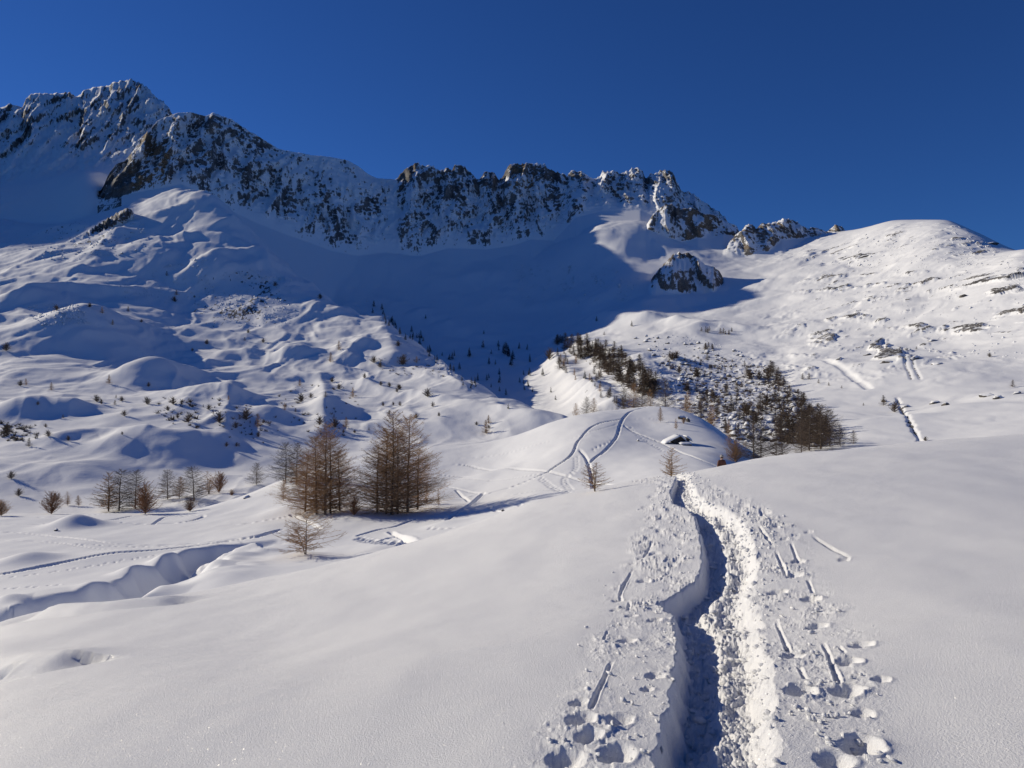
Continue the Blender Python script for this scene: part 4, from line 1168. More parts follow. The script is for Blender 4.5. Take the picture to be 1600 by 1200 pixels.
scatter([(1095, 510), (1148, 515), (1150, 526), (1095, 524)], 12, (6, 10), FARL[1:], "tiny dark larch on the small rise above the boulder field", "larch", "larches on the small rise", seed=6)
scatter([(1100, 542), (1122, 544), (1120, 550), (1100, 547)], 8, (7, 10), FARL[1:], "tiny dark larch in the short row at the shade below the small rise", "larch", "short row of larches", seed=7)
scatter([(545, 452), (560, 455), (640, 515), (720, 575), (765, 612), (740, 612), (650, 545), (590, 500)], 40, (7, 14), PINE, "small dark pine on the shaded edge of the left hill", "small_pine", "pines along the shaded edge of the left hill", seed=8)
scatter([(700, 545), (820, 540), (860, 590), (790, 620), (720, 600)], 26, (8, 15), PINE, "small dark pine standing in the blue shade of the cirque floor", "small_pine", "pines on the shaded cirque floor", seed=9)
scatter([(780, 552), (802, 548), (805, 572), (780, 572)], 7, (14, 20), PINE, "dark pine in the tight bunch on the shaded cirque floor", "small_pine", "bunch of pines on the cirque floor", seed=10)
scatter([(700, 590), (860, 600), (900, 640), (790, 640)], 12, (7, 12), PINE, "tiny dark pine near the foot of the shaded slope", "small_pine", "pines at the foot of the shaded slope", seed=11)
# single trees and bushes on the sunny left hill, each with the height it shows
for u, v, h, k, lab in [
    (45, 698, 14, 1, "lone brown larch with a long shadow on the lower left slope"), (10, 548, 13, 2, "brown round bush in the shade at the left edge of the photo"), (32, 603, 9, 2, "left one of two small larches under the shaded hump"), (41, 602, 11, 0, "right one of two small larches under the shaded hump"),
    (80, 610, 13, 0, "small larch on the pale rim right of the pair of larches"), (170, 600, 15, 0, "dark larch above the small snow dome with its shadow to the right"), (151, 628, 11, 2, "brown round bush below the dark larch on the slope"),
    (190, 627, 8, 2, "tiny bush right of the round brown bush"), (230, 632, 12, 2, "brown bush left of the stony snow lump"), (270, 632, 12, 2, "dark bush behind the stony snow lump"), (284, 632, 7, 2, "low bush right of the stony snow lump"),
    (194, 650, 9, 2, "single bush on the smooth slope below the stony lump"), (262, 642, 8, 2, "low bush just below the stony snow lump"), (295, 660, 14, 2, "wide low brown bush on the broken slope"), (342, 661, 18, 2, "tall brown bush on the broken slope left of a snow block"),
    (385, 656, 18, 2, "wide dark bush among snow blocks"), (403, 668, 22, 0, "dark larch right below the wide bush among snow blocks"), (357, 625, 8, 0, "upper small larch on the broken slope"), (368, 669, 10, 2, "small dark bush left of the larch among snow blocks"),
    (10, 678, 15, 2, "wide brown bush by the left edge of the photo"), (75, 682, 10, 2, "spreading bush right of the wide bush on the lower slope"), (18, 748, 12, 2, "dark bush near the left edge above the shelf"), (30, 775, 12, 2, "dark bush lower down near the left edge"),
    (445, 641, 12, 0, "dark larch at the left side of the long snow rib"), (470, 628, 13, 2, "pair of dark bushes grown together on the rib"), (486, 622, 8, 2, "small bush right of the pair on the rib"), (468, 603, 11, 0, "dark larch standing above the pair of bushes"),
    (516, 566, 16, 0, "dark brown larch below the bright snow face"), (529, 547, 15, 0, "brown larch on the right end of the snow step"), (530, 608, 9, 2, "tiny bush above the larch with the long shadow"), (519, 597, 8, 2, "tiny bush left of the snow roll"),
    (551, 621, 16, 0, "dark larch with a long blue shadow on the lower rib"), (541, 669, 18, 0, "dark larch above the left clump of larches"), (500, 664, 14, 2, "brown bush above the left clump of larches"), (523, 668, 15, 2, "brown bush beside the dark larch above the left clump"),
    (584, 567, 11, 2, "brown bush under the bright snow face"), (594, 574, 9, 2, "lower brown bush beside the one under the bright face"), (630, 570, 16, 2, "wide brown bush on the right end of the bright face"), (651, 567, 11, 0, "row of dark small larches right of the wide bush"),
    (622, 541, 9, 2, "tiny bush on the shaded edge above the bright face"), (760, 678, 22, 0, "dark larch on the low ridge end left of the knoll"), (763, 662, 14, 0, "smaller dark larch above the other on the low ridge end"), (668, 620, 13, 2, "grey bush on the crest of the low ridge"),
    (160, 490, 11, 0, "dark larch in the shade of the rocky hump"), (88, 485, 9, 2, "brown bush on the lit top of the rocky hump"), (140, 480, 7, 2, "small bush on the rim of the rocky hump"), (176, 508, 9, 0, "lower dark larch in the shade of the rocky hump"),
    (430, 447, 7, 2, "small bush high on the left hill"), (500, 467, 8, 2, "small bush below the bright curled cornice")]:
    plant1(FARB[1] if k == 2 else FARL[k], u, v, h, lab, "bush" if k == 2 else "larch", "single trees and bushes on the left hill", "bush" if k == 2 else "tree", (FAR,), 1.25 if k != 2 else 1.4)
for u, v, h, k, lab in [(1582, 605, 12, 1, "dark larch on the right hill near the right edge of the photo"), (1381, 634, 17, 1, "dark larch beside the rocks above the dark ditch"), (1349, 634, 5, 1, "tiny larch left of the rocks above the ditch"), (1446, 690, 8, 2, "small bush at the lower end of the dark ditch"),
                        (1398, 644, 16, 2, "dark bush over the head of the ditch"), (1254, 593, 10, 1, "left one of two little larches on the pale bench"), (1264, 593, 11, 1, "right one of two little larches on the pale bench"), (1279, 599, 7, 1, "first tiny larch of the short file on the bench"),
                        (1295, 603, 6, 1, "middle tiny larch of the short file on the bench"), (1315, 607, 5, 1, "last tiny larch of the short file on the bench"), (1546, 558, 7, 2, "little bush in the middle of the right hill"), (1432, 546, 5, 1, "tiny larch above the dark rock ledge"), (1595, 490, 8, 2, "little bush high on the right hill at the photo edge"),
                        (944, 524, 6, 1, "tiny larch alone on the lit tongue of snow"), (932, 502, 9, 3, "tiny dark pine in shade left of the lit tongue"), (987, 510, 10, 3, "dark pine in the strip of shade behind the lit tongue"), (665, 498, 7, 3, "tiny pine alone on the shaded cirque slope"), (756, 522, 7, 3, "tiny pine on the shaded ridge of the cirque"), (859, 562, 18, 2, "brown round bush at the top of the lit strip"), (875, 577, 20, 1, "dark larch beside the lit strip")]:
    plant1(PINE[0] if k == 3 else FARB[1] if k == 2 else FARL[k], u, v, h, lab, "bush" if k == 2 else "small_pine" if k == 3 else "larch", "single trees on the far slopes", "bush" if k == 2 else "tree", (FAR,), 1.2)

for k_, poly in enumerate([[(0, 590), (250, 600), (320, 690), (60, 700), (0, 680)], [(310, 600), (420, 620), (440, 700), (330, 700)], [(430, 560), (620, 570), (660, 640), (560, 690), (440, 690)], [(160, 430), (330, 420), (420, 540), (250, 560)], [(620, 600), (780, 650), (760, 680), (600, 660)]]):
    where = ["on the smooth lower slope at the far left", "among the snow blocks above the shelf trees", "on the ribs above the two larch clumps", "on the stony middle of the left hill", "on the low ridge left of the knoll"][k_]
    scatter(poly, 11, (5, 9), [FARB[1], FARL[2], FARB[1]], "tiny brown bush or larch dotted " + where, "bush", "tiny bushes " + where, "bush", sx=(1.0, 1.5), seed=60 + k_)

# ------------------------------------------------------------------ stone, hut, hiker
def snowy_stone_material(name, c1, c2, lo, hi, sc):
    m, nt, p = new_mat(name)
    g = pos(nt)
    tc = nd(nt, "ShaderNodeTexCoord")
    sx = nd(nt, "ShaderNodeSeparateXYZ"); nt.links.new(g.outputs["Normal"], sx.inputs[0])
    n1 = nz_tex(nt, tc.outputs["Object"], sc, 4, 0.6)
    v = mth(nt, 'ADD', sx.outputs[2], mth(nt, 'MULTIPLY', mth(nt, 'SUBTRACT', n1, 0.5), 0.7))
    snow = ramp(nt, v, lo, hi)
    n2 = nz_tex(nt, tc.outputs["Object"], sc * 2.6, 4, 0.6)
    rockc = mix_col(nt, ramp(nt, n2, 0.3, 0.7), c1, c2)
    nt.links.new(mix_col(nt, snow, rockc, SNOW), p.inputs["Base Color"])
    nt.links.new(bump(nt, n2, 0.5, 0.15), p.inputs["Normal"])
    p.inputs["Roughness"].default_value = 0.85
    p.inputs["Specular IOR Level"].default_value = 0.2
    return m


M_BOULDER = snowy_stone_material("snow_capped_stone", (0.07, 0.066, 0.064, 1), (0.20, 0.185, 0.17, 1), 0.22, 0.42, 1.6)
M_OUTCROP = snowy_stone_material("ledge_stone", (0.05, 0.047, 0.045, 1), (0.16, 0.145, 0.13, 1), 0.38, 0.58, 1.2)


def stone_mesh(name, seed, sub, sc, mat, rough=0.35, steps=0.0):
    bm = __import__("bmesh").new()
    __import__("bmesh").ops.create_icosphere(bm, subdivisions=sub, radius=1)
    co = np.array([v.co[:] for v in bm.verts])
    fs = np.array([[v.index for v in f.verts] for f in bm.faces])
    bm.free()
    rr = np.random.RandomState(seed)
    # cut by random planes so that it has faces and edges like broken rock
    for k in range(9):
        n = rr.normal(size=3); n /= np.linalg.norm(n); h = rr.uniform(0.55, 0.85)
        d = co @ n - h
        co = co - np.where(d > 0, d, 0)[:, None] * n[None] * 0.92
    co = co * (1 + rough * 0.4 * fbm3(co[:, 0] * 2.1 + seed, co[:, 1] * 2.1, co[:, 2] * 2.1, 3))[:, None]
    if steps: co[:, 2] += steps * (np.abs((co[:, 2] * 2.6 + co[:, 0] * 0.5) % 1 - 0.5) - 0.25)
    co = co * np.array(sc)
    return raw_mesh(name, co, fs, [mat])


BOULDERS = [stone_mesh("boulder", 200 + i, 2, (1, rz, hz), M_BOULDER) for i, (rz, hz) in enumerate([(0.8, .7), (1.1, .6), (0.9, .85), (0.7, .6), (1.0, .75), (0.85, 1.0)])]
BR = random.Random(77)
n = 0
while n < 285:
    u, v = BR.uniform(985, 1275), BR.uniform(522, 705)
    if not inside(u, v, [(985, 526), (1080, 522), (1150, 545), (1215, 585), (1262, 640), (1275, 700), (1150, 690), (1090, 650), (1030, 615), (1030, 570)]): continue
    p = hit(u, v, (FAR,))
    if p is None: continue
    r = BR.choice([1.2, 1.5, 1.8, 2.4, 3.0]) * BR.uniform(.7, 1.1)
    o = link("boulder", BR.choice(BOULDERS), None, (p.x, p.y, p.z + r * 0.12))
    o.rotation_euler = (BR.uniform(-.3, .3), BR.uniform(-.3, .3), BR.uniform(0, 6.28)); o.scale = (r, r, r * BR.uniform(.8, 1.2))
    tag(o, "snow capped grey boulder in the boulder field behind the knoll", "boulder", "boulders of the boulder field")
    n += 1
# smaller stones nobody could count: one sheet of them in the boulder field and one on the left hill
def stone_sheet(name, polys, count, size, seed, label):
    rr = random.Random(seed); V = []; Fc = []; k = 0
    base_v = np.array([(1, 0, -.3), (.3, .9, -.3), (-.8, .5, -.3), (-.7, -.6, -.3), (.4, -.9, -.3), (.5, .1, .6), (-.3, .3, .7), (0, -.4, .55)])
    base_f = [(0, 1, 5), (1, 6, 5), (1, 2, 6), (2, 3, 6), (3, 7, 6), (3, 4, 7), (4, 0, 7), (0, 5, 7), (5, 6, 7)]
    tries = 0
    while k < count and tries < count * 12:
        tries += 1
        poly = rr.choice(polys)
        us = [q[0] for q in poly]; vs = [q[1] for q in poly]
        u, v = rr.uniform(min(us), max(us)), rr.uniform(min(vs), max(vs))
        if not inside(u, v, poly): continue
        if noise2(np.array([u / 23.0]), np.array([v / 15.0]))[0] + rr.uniform(-.5, .5) < 0.0: continue
        p = FAR.hit(u, v)
        if p is None: continue
        s = rr.uniform(*size) * (1.7 if p.y > 1000 else 1) * (rr.random() ** 1.5 + .4)
        a = rr.uniform(0, 6.28); c, sn = math.cos(a), math.sin(a)
        q = base_v * np.array([rr.uniform(.7, 1.4), rr.uniform(.6, 1.1), rr.uniform(.5, 1.2)]) * s
        i = len(V)
        for x, y, z in q: V.append((p.x + x * c - y * sn, p.y + x * sn + y * c, p.z + z))
        Fc += [(i + f[0], i + f[1], i + f[2]) for f in base_f]
        k += 1
    o = link(name, raw_mesh(name, V, Fc, [M_OUTCROP]))
    tag(o, label, "stones", None, "stuff")


stone_sheet("scattered_stones", [[(985, 526), (1080, 522), (1150, 545), (1215, 585), (1262, 640), (1275, 700), (1150, 690), (1090, 650), (1030, 615), (1030, 570)]], 1500, (0.5, 1.1), 3, "small dark stones poking from the snow of the boulder field")
stone_sheet("hillside_stones", [[(320, 425), (420, 420), (470, 470), (450, 510), (370, 515), (320, 480)], [(300, 430), (460, 430), (440, 500), (340, 500)], [(160, 440), (320, 400), (340, 480), (200, 470)], [(40, 380), (220, 330), (240, 390), (60, 420)], [(40, 478), (120, 470), (140, 505), (60, 512)], [(780, 410), (1000, 420), (1000, 470), (820, 480)],
                            [(555, 452), (650, 530), (720, 585), (690, 590), (600, 510)]], 2600, (0.6, 1.6), 4, "small dark stones strewn over the snow of the left hill and cirque")
stone_sheet("bench_stones", [[(1300, 400), (1600, 400), (1600, 560), (1350, 560), (1230, 500)], [(1330, 355), (1560, 380), (1600, 420), (1320, 420)]], 700, (0.5, 1.2), 6, "small dark stones in broken lines across the right hill")

# rock ledges on the right hill and beside the knoll: (u, v, half width px, height px, label)
OUT = [stone_mesh("rock_ledge", 300 + i, 3, (1, .7, hz), M_OUTCROP, 0.5, 0.12) for i, hz in enumerate([.45, .35, .55, .4])]
LEDGES = [(1356, 555, 8, 5, "small dark ledge at the left end of the upper row on the right hill"), (1390, 566, 15, 7, "wide dark ledge left of the two streaks down the snow"), (1412, 557, 8, 6, "small ledge between the two wider ones above the streaks"), (1432, 560, 13, 8, "tall dark ledge right above the longer streak down the snow"),
          (1466, 569, 14, 6, "flat dark ledge at the right end of the upper row on the right hill"), (1384, 628, 8, 9, "small rock beside the larch above the ditch"), (1398, 633, 10, 8, "snow dusted rock over the head of the ditch"), (1418, 636, 8, 6, "low rock right of the head of the ditch"),
          (1462, 630, 12, 8, "left dark rock of the pair right of the ditch"), (1480, 633, 11, 10, "taller right rock of the pair right of the ditch"), (1545, 618, 13, 7, "wide snowy rock near the right edge of the photo"), (1562, 622, 9, 7, "narrower rock in the middle near the right edge of the photo"), (1590, 615, 9, 6, "last snowy rock at the right edge of the photo"),
          (1462, 532, 14, 4, "thin dark ledge higher up on the right hill"), (1508, 462, 12, 3, "flat dark ledge high on the right hill"), (1356, 400, 14, 4, "slanting dark ledge under the round summit of the right hill"), (1548, 381, 16, 5, "dark rocks on the skyline right of the round summit")]
for i, (u, v, w, h, lab) in enumerate(LEDGES):
    p = hit(u, v, (FAR,))
    if p is None: continue
    s = p.y / F
    o = link("rock_ledge", OUT[i % 4], None, (p.x, p.y + w * s * 0.25, p.z - h * s * 0.25))
    o.scale = (w * s * 0.9, w * s * 0.9, h * s * 2.1); o.rotation_euler = (0, 0.12 * ((i % 3) - 1), 0.4 * ((i % 5) - 2))
    tag(o, lab, "rock", "rock ledges on the right hill")
for u, v, w, h, lab in [(1160, 683, 12, 9, "upper dark rock on the shaded right flank of the knoll"), (1170, 693, 9, 7, "lower dark rock on the shaded right flank of the knoll"), (1152, 690, 7, 5, "small dark rock left of the others on the knoll flank"), (1066, 655, 7, 7, "larger snow capped stone near the top of the knoll"), (1075, 659, 4, 4, "smaller stone beside the snow capped one on the knoll"),
                        (997, 689, 4, 2, "lone flat stone in the snow between the tracks on the knoll"), (386, 778, 7, 5, "dark half buried boulder with a snow cap beside the shelf edge"), (87, 829, 6, 4, "dark stone showing under the left end of the snow mound"), (786, 798, 3, 3, "tiny dark stone below the looping ski track")]:
    p = hit(u, v, (MID,))
    if p is None: continue
    s = p.y / F
    o = link("rock", OUT[(w + v) % 4] if w > 4 else BOULDERS[v % 6], None, (p.x, p.y, p.z + h * s * 0.2))
    o.scale = (w * s, w * s * 0.9, h * s * 1.6); o.rotation_euler = (0, 0.15, v * 0.7)
    tag(o, lab, "rock")

# loose snow chunks along the trail
def snow_chunks():
    rr = random.Random(12); V = []; Fc = []; k = 0
    b = np.array([(1, 0, 0), (-1, 0, 0), (0, 1, 0), (0, -1, 0), (0, 0, 1), (0, 0, -1), (.6, .6, .5), (-.6, .6, .5), (.6, -.6, .5), (-.6, -.6, .5)])
    f = [(0, 6, 8), (6, 2, 7), (7, 1, 9), (9, 3, 8), (4, 6, 7), (4, 8, 6), (4, 9, 8), (4, 7, 9), (0, 2, 6), (2, 1, 7), (1, 3, 9), (3, 0, 8), (5, 2, 0), (5, 1, 2), (5, 3, 1), (5, 0, 3)]
    while k < 2200:
        y = 2.6 + 19 * rr.random() ** 1.7
        a, b_ = np.interp(y, le[:, 1], le[:, 0]), np.interp(y, re_[:, 1], re_[:, 0])
        la, rb_ = np.interp(y, lb[:, 1], lb[:, 0]), np.interp(y, rb[:, 1], rb[:, 0])
        w = rr.random()
        if w < 0.55: x = a + (b_ - a) * rr.uniform(.12, .98)
        elif w < 0.75: x = a - abs(rr.gauss(0, .45)) * max(.2, a - la)
        else: x = b_ + abs(rr.gauss(0, .45)) * max(.2, rb_ - b_)
        if noise2(np.array([x * 2.3]), np.array([y * 1.9]))[0] + rr.uniform(-.45, .45) < (-.25 if w < .55 else .05): continue
        s = (.004 + .015 * rr.random() ** 2.2) * (1.35 if w < .55 else 1) * (1 + y / 30)
        z = FG.zat(x, y)
        ca_, sa_ = math.cos(rr.uniform(0, 6.28)), math.sin(rr.uniform(0, 6.28))
        q = b * np.array([rr.uniform(.7, 1.4), rr.uniform(.7, 1.3), rr.uniform(.6, 1.1)]) * s * (1 + np.array([[rr.uniform(-.25, .25)] for _ in range(10)]))
        i = len(V)
        for px, py, pz in q: V.append((x + px * ca_ - py * .5, y + py + px * .3, z + s * .35 + pz))
        Fc += [(i + t[0], i + t[1], i + t[2]) for t in f]
        k += 1
    o = link("snow_chunks", raw_mesh("snow_chunks", V, Fc, [M_SNOW_NEAR], smooth=True))
    tag(o, "crumbled chunks of snow strewn in and beside the trail", "snow chunks", None, "stuff")


snow_chunks()


def poly_mesh(name, verts, faces, mat, parent=None, smooth=False):
    me = bpy.data.meshes.new(name); me.from_pydata([tuple(v) for v in verts], [], faces); me.materials.append(mat); me.update()
    if smooth:
        for p in me.polygons: p.use_smooth = True
    return link(name, me, parent)


def slab(name, quad, th, mat, parent, sub=6, lump=0.05, seed=0):
    """a thick slab over a quad (four corners in order), its upper face softly uneven"""
    q = [np.array(p, float) for p in quad]
    nrm = np.cross(q[1] - q[0], q[3] - q[0]); nrm /= np.linalg.norm(nrm)
    if nrm[2] < 0: nrm = -nrm
    V = []; Fc = []
    for lay in (0, 1):
        for i in range(sub + 1):
            for j in range(sub + 1):
                a, b = i / sub, j / sub
                p = (q[0] * (1 - a) + q[1] * a) * (1 - b) + (q[3] * (1 - a) + q[2] * a) * b
                e = min(1, 5 * min(a, 1 - a) + .35) * min(1, 5 * min(b, 1 - b) + .35)
                if lay: p = p + nrm * th * e + nrm * lump * float(noise2(np.array([a * 3.1 + seed]), np.array([b * 3.1]))[0])
                V.append(p)
    n1 = (sub + 1) ** 2
    for i in range(sub):
        for j in range(sub):
            k = i * (sub + 1) + j
            Fc.append((n1 + k, n1 + k + sub + 1, n1 + k + sub + 2, n1 + k + 1)); Fc.append((k, k + 1, k + sub + 2, k + sub + 1))
    ring = [i * (sub + 1) for i in range(sub + 1)] + [sub * (sub + 1) + j for j in range(1, sub + 1)] + [i * (sub + 1) + sub for i in range(sub - 1, -1, -1)] + [j for j in range(sub - 1, 0, -1)]
    for a, b in zip(ring, ring[1:] + ring[:1]): Fc.append((a, b, n1 + b, n1 + a))
    return poly_mesh(name, V, Fc, mat, parent, True)


def plain(name, col, rough=0.8):
    m, nt, p = new_mat(name)
    tc = nd(nt, "ShaderNodeTexCoord")
    n = nz_tex(nt, tc.outputs["Object"], 9.0, 4, 0.6)
    nt.links.new(mix_col(nt, n, tuple(c * 0.6 for c in col) + (1,), tuple(min(1, c * 1.35) for c in col) + (1,)), p.inputs["Base Color"])
    p.inputs["Roughness"].default_value = rough
    return m


M_WALL = plain("hut_stone", (0.075, 0.06, 0.05)); M_BOARD = plain("hut_boards", (0.05, 0.036, 0.026)); M_DARK = plain("opening_shade", (0.012, 0.011, 0.011))  # M_DARK paints the shade inside the hut's openings as near-black colour
M_SNOWT = snow_material("roof_snow", 20.0)


def box(V, Fc, x0, x1, y0, y1, z0, z1):
    i = len(V)
    V += [(x0, y0, z0), (x1, y0, z0), (x1, y1, z0), (x0, y1, z0), (x0, y0, z1), (x1, y0, z1), (x1, y1, z1), (x0, y1, z1)]
    Fc += [(i, i + 3, i + 2, i + 1), (i + 4, i + 5, i + 6, i + 7), (i, i + 1, i + 5, i + 4), (i + 1, i + 2, i + 6, i + 5), (i + 2, i + 3, i + 7, i + 6), (i + 3, i, i + 4, i + 7)]


hp = hit(1062, 694, (MID,))
hut = bpy.data.objects.new("stone_hut", None); COL.objects.link(hut)
hut.location = hp
hs = hp.y / F                                                   # metres per pixel at the hut
tag(hut, "small half buried stone hut with snow loaded roofs on the knoll", "hut")
k_ = hs
# main hut: gable wall towards the camera, long roof falling to the left into the drift
V, Fc = [], []
V += [(-9 * k_, 0, -.4), (9 * k_, 0, -.4), (9 * k_, 0, 5 * k_), (1.5 * k_, 0, 13 * k_), (-9 * k_, 0, 5 * k_), (-9 * k_, 2.6, -.4), (9 * k_, 2.6, -.4), (9 * k_, 2.6, 5 * k_), (1.5 * k_, 2.6, 13 * k_), (-9 * k_, 2.6, 5 * k_)]
Fc += [(0, 1, 2, 3, 4), (9, 8, 7, 6, 5), (0, 5, 6, 1), (1, 6, 7, 2), (4, 9, 5, 0)]
poly_mesh("wall", V, Fc, M_WALL, hut)
V, Fc = [], []
for j in range(7): box(V, Fc, (-4 + j * 1.9) * k_, (-4 + j * 1.9 + 1.7) * k_, -.07, -.015, 5.5 * k_, (8.2 + min(j, 6 - j) * 1.1) * k_)
poly_mesh("gable_board", V, Fc, M_BOARD, hut)
V, Fc = [], []
box(V, Fc, -2.6 * k_, 1.2 * k_, -.05, -.012, -.2, 5 * k_)
door = poly_mesh("door", V, Fc, M_DARK, hut)
slab("roof", [(-24 * k_, -.35, 0.4 * k_), (1.8 * k_, -.35, 13.2 * k_), (1.8 * k_, 2.9, 13.2 * k_), (-24 * k_, 2.9, 0.4 * k_)], .30, M_SNOWT, hut, seed=1)
slab("roof", [(1.2 * k_, -.2, 13.1 * k_), (11 * k_, -.2, 4.2 * k_), (11 * k_, 2.9, 4.2 * k_), (1.2 * k_, 2.9, 13.1 * k_)], .30, M_SNOWT, hut, seed=2)
V, Fc = [], []
for x, zt in ((-5.5, 5.5), (8, 5.2)): box(V, Fc, x * k_ - .05, x * k_ + .05, -.34, -.24, -.3, zt * k_)
poly_mesh("post", V, Fc, M_BOARD, hut)
# low annex in front with its own snow roof and a gap whose shade is painted near-black
V, Fc = [], []
box(V, Fc, 1 * k_, 15 * k_, -1.5, -.5, -.8, 1.2 * k_)
poly_mesh("annex_wall", V, Fc, M_DARK, hut)
slab("annex_roof", [(-3 * k_, -1.8, 1.0 * k_), (16 * k_, -1.8, 1.3 * k_), (16 * k_, -.25, 3.2 * k_), (-3 * k_, -.25, 2.8 * k_)], .18, M_SNOWT, hut, seed=3)
V, Fc = [], []
box(V, Fc, 11.5 * k_, 14.5 * k_, -.4, 1.8, -.8, 8 * k_)
poly_mesh("side_wall", V, Fc, M_WALL, hut)
slab("side_roof", [(9.5 * k_, -.6, 12.5 * k_), (19 * k_, -.6, 4.5 * k_), (19 * k_, 2.2, 4.5 * k_), (9.5 * k_, 2.2, 12.5 * k_)], .25, M_SNOWT, hut, seed=4)


# hiker below the crest: body grown from joints
def skin(name, pts, edges, radii, mat, parent, root=0, sub=1):
    me = bpy.data.meshes.new(name); me.from_pydata(pts, edges, []); me.update()
    o = bpy.data.objects.new(name, me); COL.objects.link(o)
    o.modifiers.new("skin", 'SKIN')
    for i, r in enumerate(radii):
        sv = me.skin_vertices[0].data[i]
        sv.radius = r if isinstance(r, tuple) else (r, r); sv.use_root = (i == root)
    s = o.modifiers.new("sub", 'SUBSURF'); s.levels = sub; s.render_levels = sub
    dg = bpy.context.evaluated_depsgraph_get(); dg.update()
    m2 = bpy.data.meshes.new_from_object(o.evaluated_get(dg))
    bpy.data.objects.remove(o); bpy.data.meshes.remove(me)
    m2.name = name; m2.materials.clear(); m2.materials.append(mat)
    for p in m2.polygons: p.use_smooth = True
    return link(name, m2, parent)


M_SKIN = plain("skin", (0.42, 0.26, 0.19), 0.6); M_COAT = plain("brown_red_coat", (0.10, 0.035, 0.022)); M_TROU = plain("dark_trousers", (0.02, 0.02, 0.024)); M_CAP = plain("grey_cap", (0.30, 0.29, 0.29)); M_HAIR = plain("dark_hair", (0.03, 0.02, 0.015)); M_BOOT = plain("boots", (0.018, 0.016, 0.015)); M_GLOVE = plain("dark_gloves", (0.02, 0.02, 0.022))
py_ = 30.5
px_ = (1128 - CX) / F * py_
zt_ = (HY - 711.5) / F * py_
man = bpy.data.objects.new("person", None); COL.objects.link(man)
zg = FG.zat(px_, py_)
hgt = 1.76
while abs(zg + hgt - zt_) > 0.03 and py_ < 45:                 # walk down the slope until the cap shows as it should
    py_ += 0.1; px_ = (1128 - CX) / F * py_; zg = FG.zat(px_, py_); zt_ = (HY - 711.5) / F * py_
    if zg + hgt < zt_: break
man.location = (px_, py_, zg)
man.rotation_euler = (0, 0, 0.35)
tag(man, "hiker in a brown red jacket and grey cap walking down behind the crest", "person")
b_pts = [(0, 0, .95), (0, .0, 1.08), (0, .03, 1.25), (0, .04, 1.40), (0, .03, 1.50), (0, .01, 1.57), (0, 0, 1.66),
         (.17, .03, 1.43), (.24, -.02, 1.16), (.20, -.20, 1.00), (.19, -.27, .98), (-.17, .03, 1.43), (-.25, .0, 1.16), (-.22, -.16, .97), (-.21, -.23, .95),
         (.10, 0, .90), (.11, -.14, .50), (.11, -.02, .08), (.11, -.18, .04), (-.10, 0, .90), (-.11, .08, .50), (-.11, .26, .12), (-.11, .12, .05)]
b_edg = [(0, 1), (1, 2), (2, 3), (3, 4), (4, 5), (5, 6), (3, 7), (7, 8), (8, 9), (9, 10), (3, 11), (11, 12), (12, 13), (13, 14), (0, 15), (15, 16), (16, 17), (17, 18), (0, 19), (19, 20), (20, 21), (21, 22)]
b_rad = [(.16, .12), (.15, .12), (.17, .13), (.16, .11), .06, .06, (.085, .10), .075, .06, .045, .035, .075, .06, .045, .035, .095, .065, .05, .045, .095, .065, .05, .045]
body = skin("body", b_pts, b_edg, b_rad, M_COAT, man, 0, 1)
body.data.materials.append(M_TROU); body.data.materials.append(M_SKIN); body.data.materials.append(M_BOOT)
for p in body.data.polygons:
    z = p.center.z
    p.material_index = 3 if z < .16 else 1 if z < .86 and abs(p.center.x) < .19 else 2 if z > 1.51 else 0
bm_ = __import__("bmesh")


def ball(name, c, r, mat, parent, cut=None):
    b = bm_.new(); bm_.ops.create_uvsphere(b, u_segments=14, v_segments=10, radius=1)
    for v in b.verts: v.co = Vector((v.co.x * r[0] + c[0], v.co.y * r[1] + c[1], max(v.co.z * r[2] + c[2], cut if cut is not None else -9)))
    me = bpy.data.meshes.new(name); b.to_mesh(me); b.free(); me.materials.append(mat)
    for p in me.polygons: p.use_smooth = True
    return link(name, me, parent)


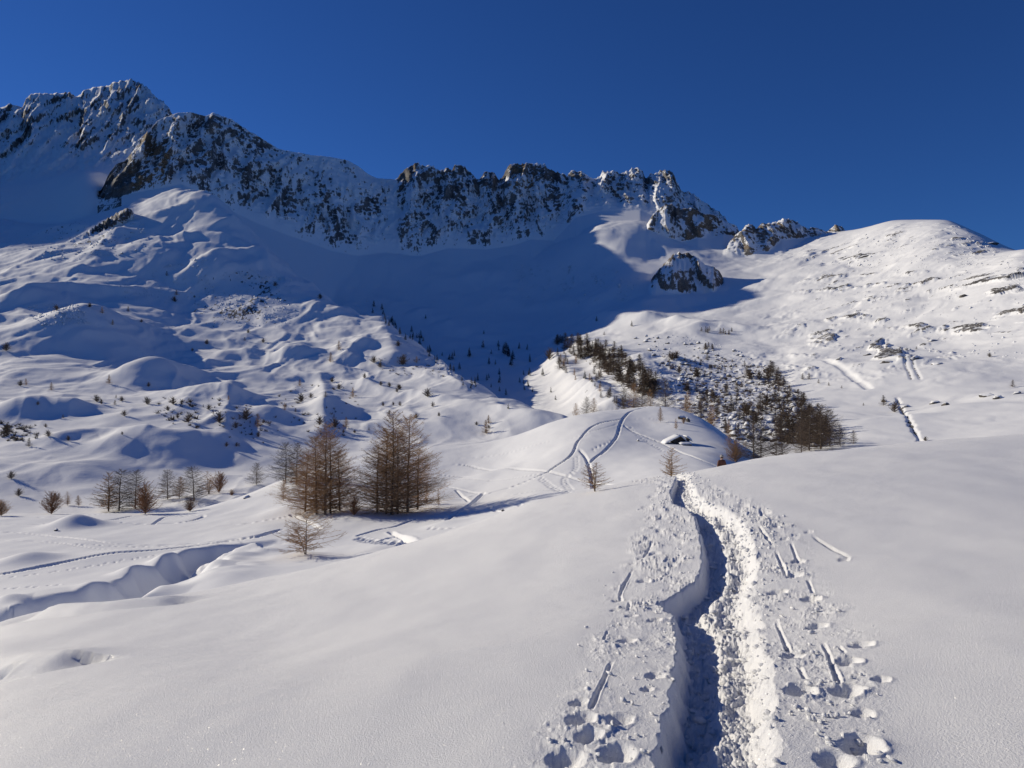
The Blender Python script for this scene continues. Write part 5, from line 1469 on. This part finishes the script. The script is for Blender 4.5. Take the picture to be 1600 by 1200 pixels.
ball("cap", (0, .01, 1.69), (.098, .115, .085), M_CAP, man, 1.665)
ball("cap_bobble", (0, .01, 1.785), (.028, .028, .028), M_CAP, man)
ball("hair", (0, .035, 1.63), (.090, .095, .07), M_HAIR, man)
ball("nose", (0, -.108, 1.635), (.014, .02, .018), M_SKIN, man)
for s in (-1, 1):
    ball("eye", (.03 * s, -.092, 1.66), (.010, .008, .007), M_HAIR, man)
    ball("ear", (.088 * s, 0, 1.64), (.012, .025, .032), M_SKIN, man)
ball("mouth", (0, -.095, 1.595), (.022, .006, .006), M_COAT, man)
for s, hx, hy, hz in ((1, .19, -.27, .98), (-1, -.21, -.23, .95)):
    pts = [(hx, hy, hz), (hx, hy - .06, hz - .02)]; ed = [(0, 1)]; rd = [.035, .036]
    for f in range(4):
        i = len(pts); o_ = (f - 1.5) * .019
        pts += [(hx + o_, hy - .10, hz - .03), (hx + o_ * .9, hy - .125 + .006 * abs(f - 1), hz - .055)]; ed += [(1, i), (i, i + 1)]; rd += [.0095, .0085]
    i = len(pts); pts += [(hx - .045 * s, hy - .06, hz), (hx - .05 * s, hy - .09, hz - .02)]; ed += [(0, i), (i, i + 1)]; rd += [.012, .010]
    skin("glove", pts, ed, rd, M_GLOVE, man, 0, 1)

# scrub too dense to count, between the larches of the strip and along the boulder field
def scrub(name, polys, count, size, seed, label, mat):
    rr = random.Random(seed); A0, A1, r0, r1 = [], [], [], []
    k = 0; t = 0
    while k < count and t < count * 20:
        t += 1
        poly = rr.choice(polys)
        us = [q[0] for q in poly]; vs = [q[1] for q in poly]
        u, v = rr.uniform(min(us), max(us)), rr.uniform(min(vs), max(vs))
        if not inside(u, v, poly): continue
        p = FAR.hit(u, v)
        if p is None: continue
        h = rr.uniform(*size) * (.5 + rr.random())
        for j in range(16):
            a = rr.uniform(0, 6.28); e = rr.uniform(.15, 1.3); l = h * rr.uniform(.5, 1)
            A0.append((p.x + rr.uniform(-.2, .2) * h, p.y + rr.uniform(-.2, .2) * h, p.z - .1)); A1.append((p.x + math.cos(a) * math.cos(e) * l, p.y + math.sin(a) * math.cos(e) * l, p.z + math.sin(e) * l))
            r0.append(.05 * h); r1.append(.02 * h)
        k += 1
    V, Fc = tubes(A0, A1, r0, r1)
    o = link(name, raw_mesh(name, V, Fc, [mat]))
    tag(o, label, "scrub", None, "stuff")


scrub("scrub", [[(862, 531), (900, 531), (960, 550), (1005, 580), (1030, 605), (1020, 622), (985, 612), (930, 575), (880, 548)], [(1030, 548), (1080, 555), (1130, 560), (1200, 575), (1210, 640), (1180, 665), (1100, 640), (1060, 600)], [(1190, 575), (1215, 585), (1255, 625), (1300, 680), (1280, 700), (1200, 690), (1215, 640), (1200, 605)]],
      900, (1.3, 2.6), 21, "low brown scrub between the larches of the strip of wood and the boulder field", M_TWIGD)
scrub("heath", [[(330, 620), (420, 640), (430, 700), (340, 680)], [(240, 620), (310, 625), (310, 670), (250, 660)], [(0, 660), (60, 665), (60, 690), (0, 690)], [(430, 610), (560, 590), (560, 680), (430, 690)], [(580, 555), (680, 560), (700, 590), (590, 585)]],
      260, (0.8, 2.2), 22, "tufts of brown twigs poking through the snow of the left hill", M_TWIGD)
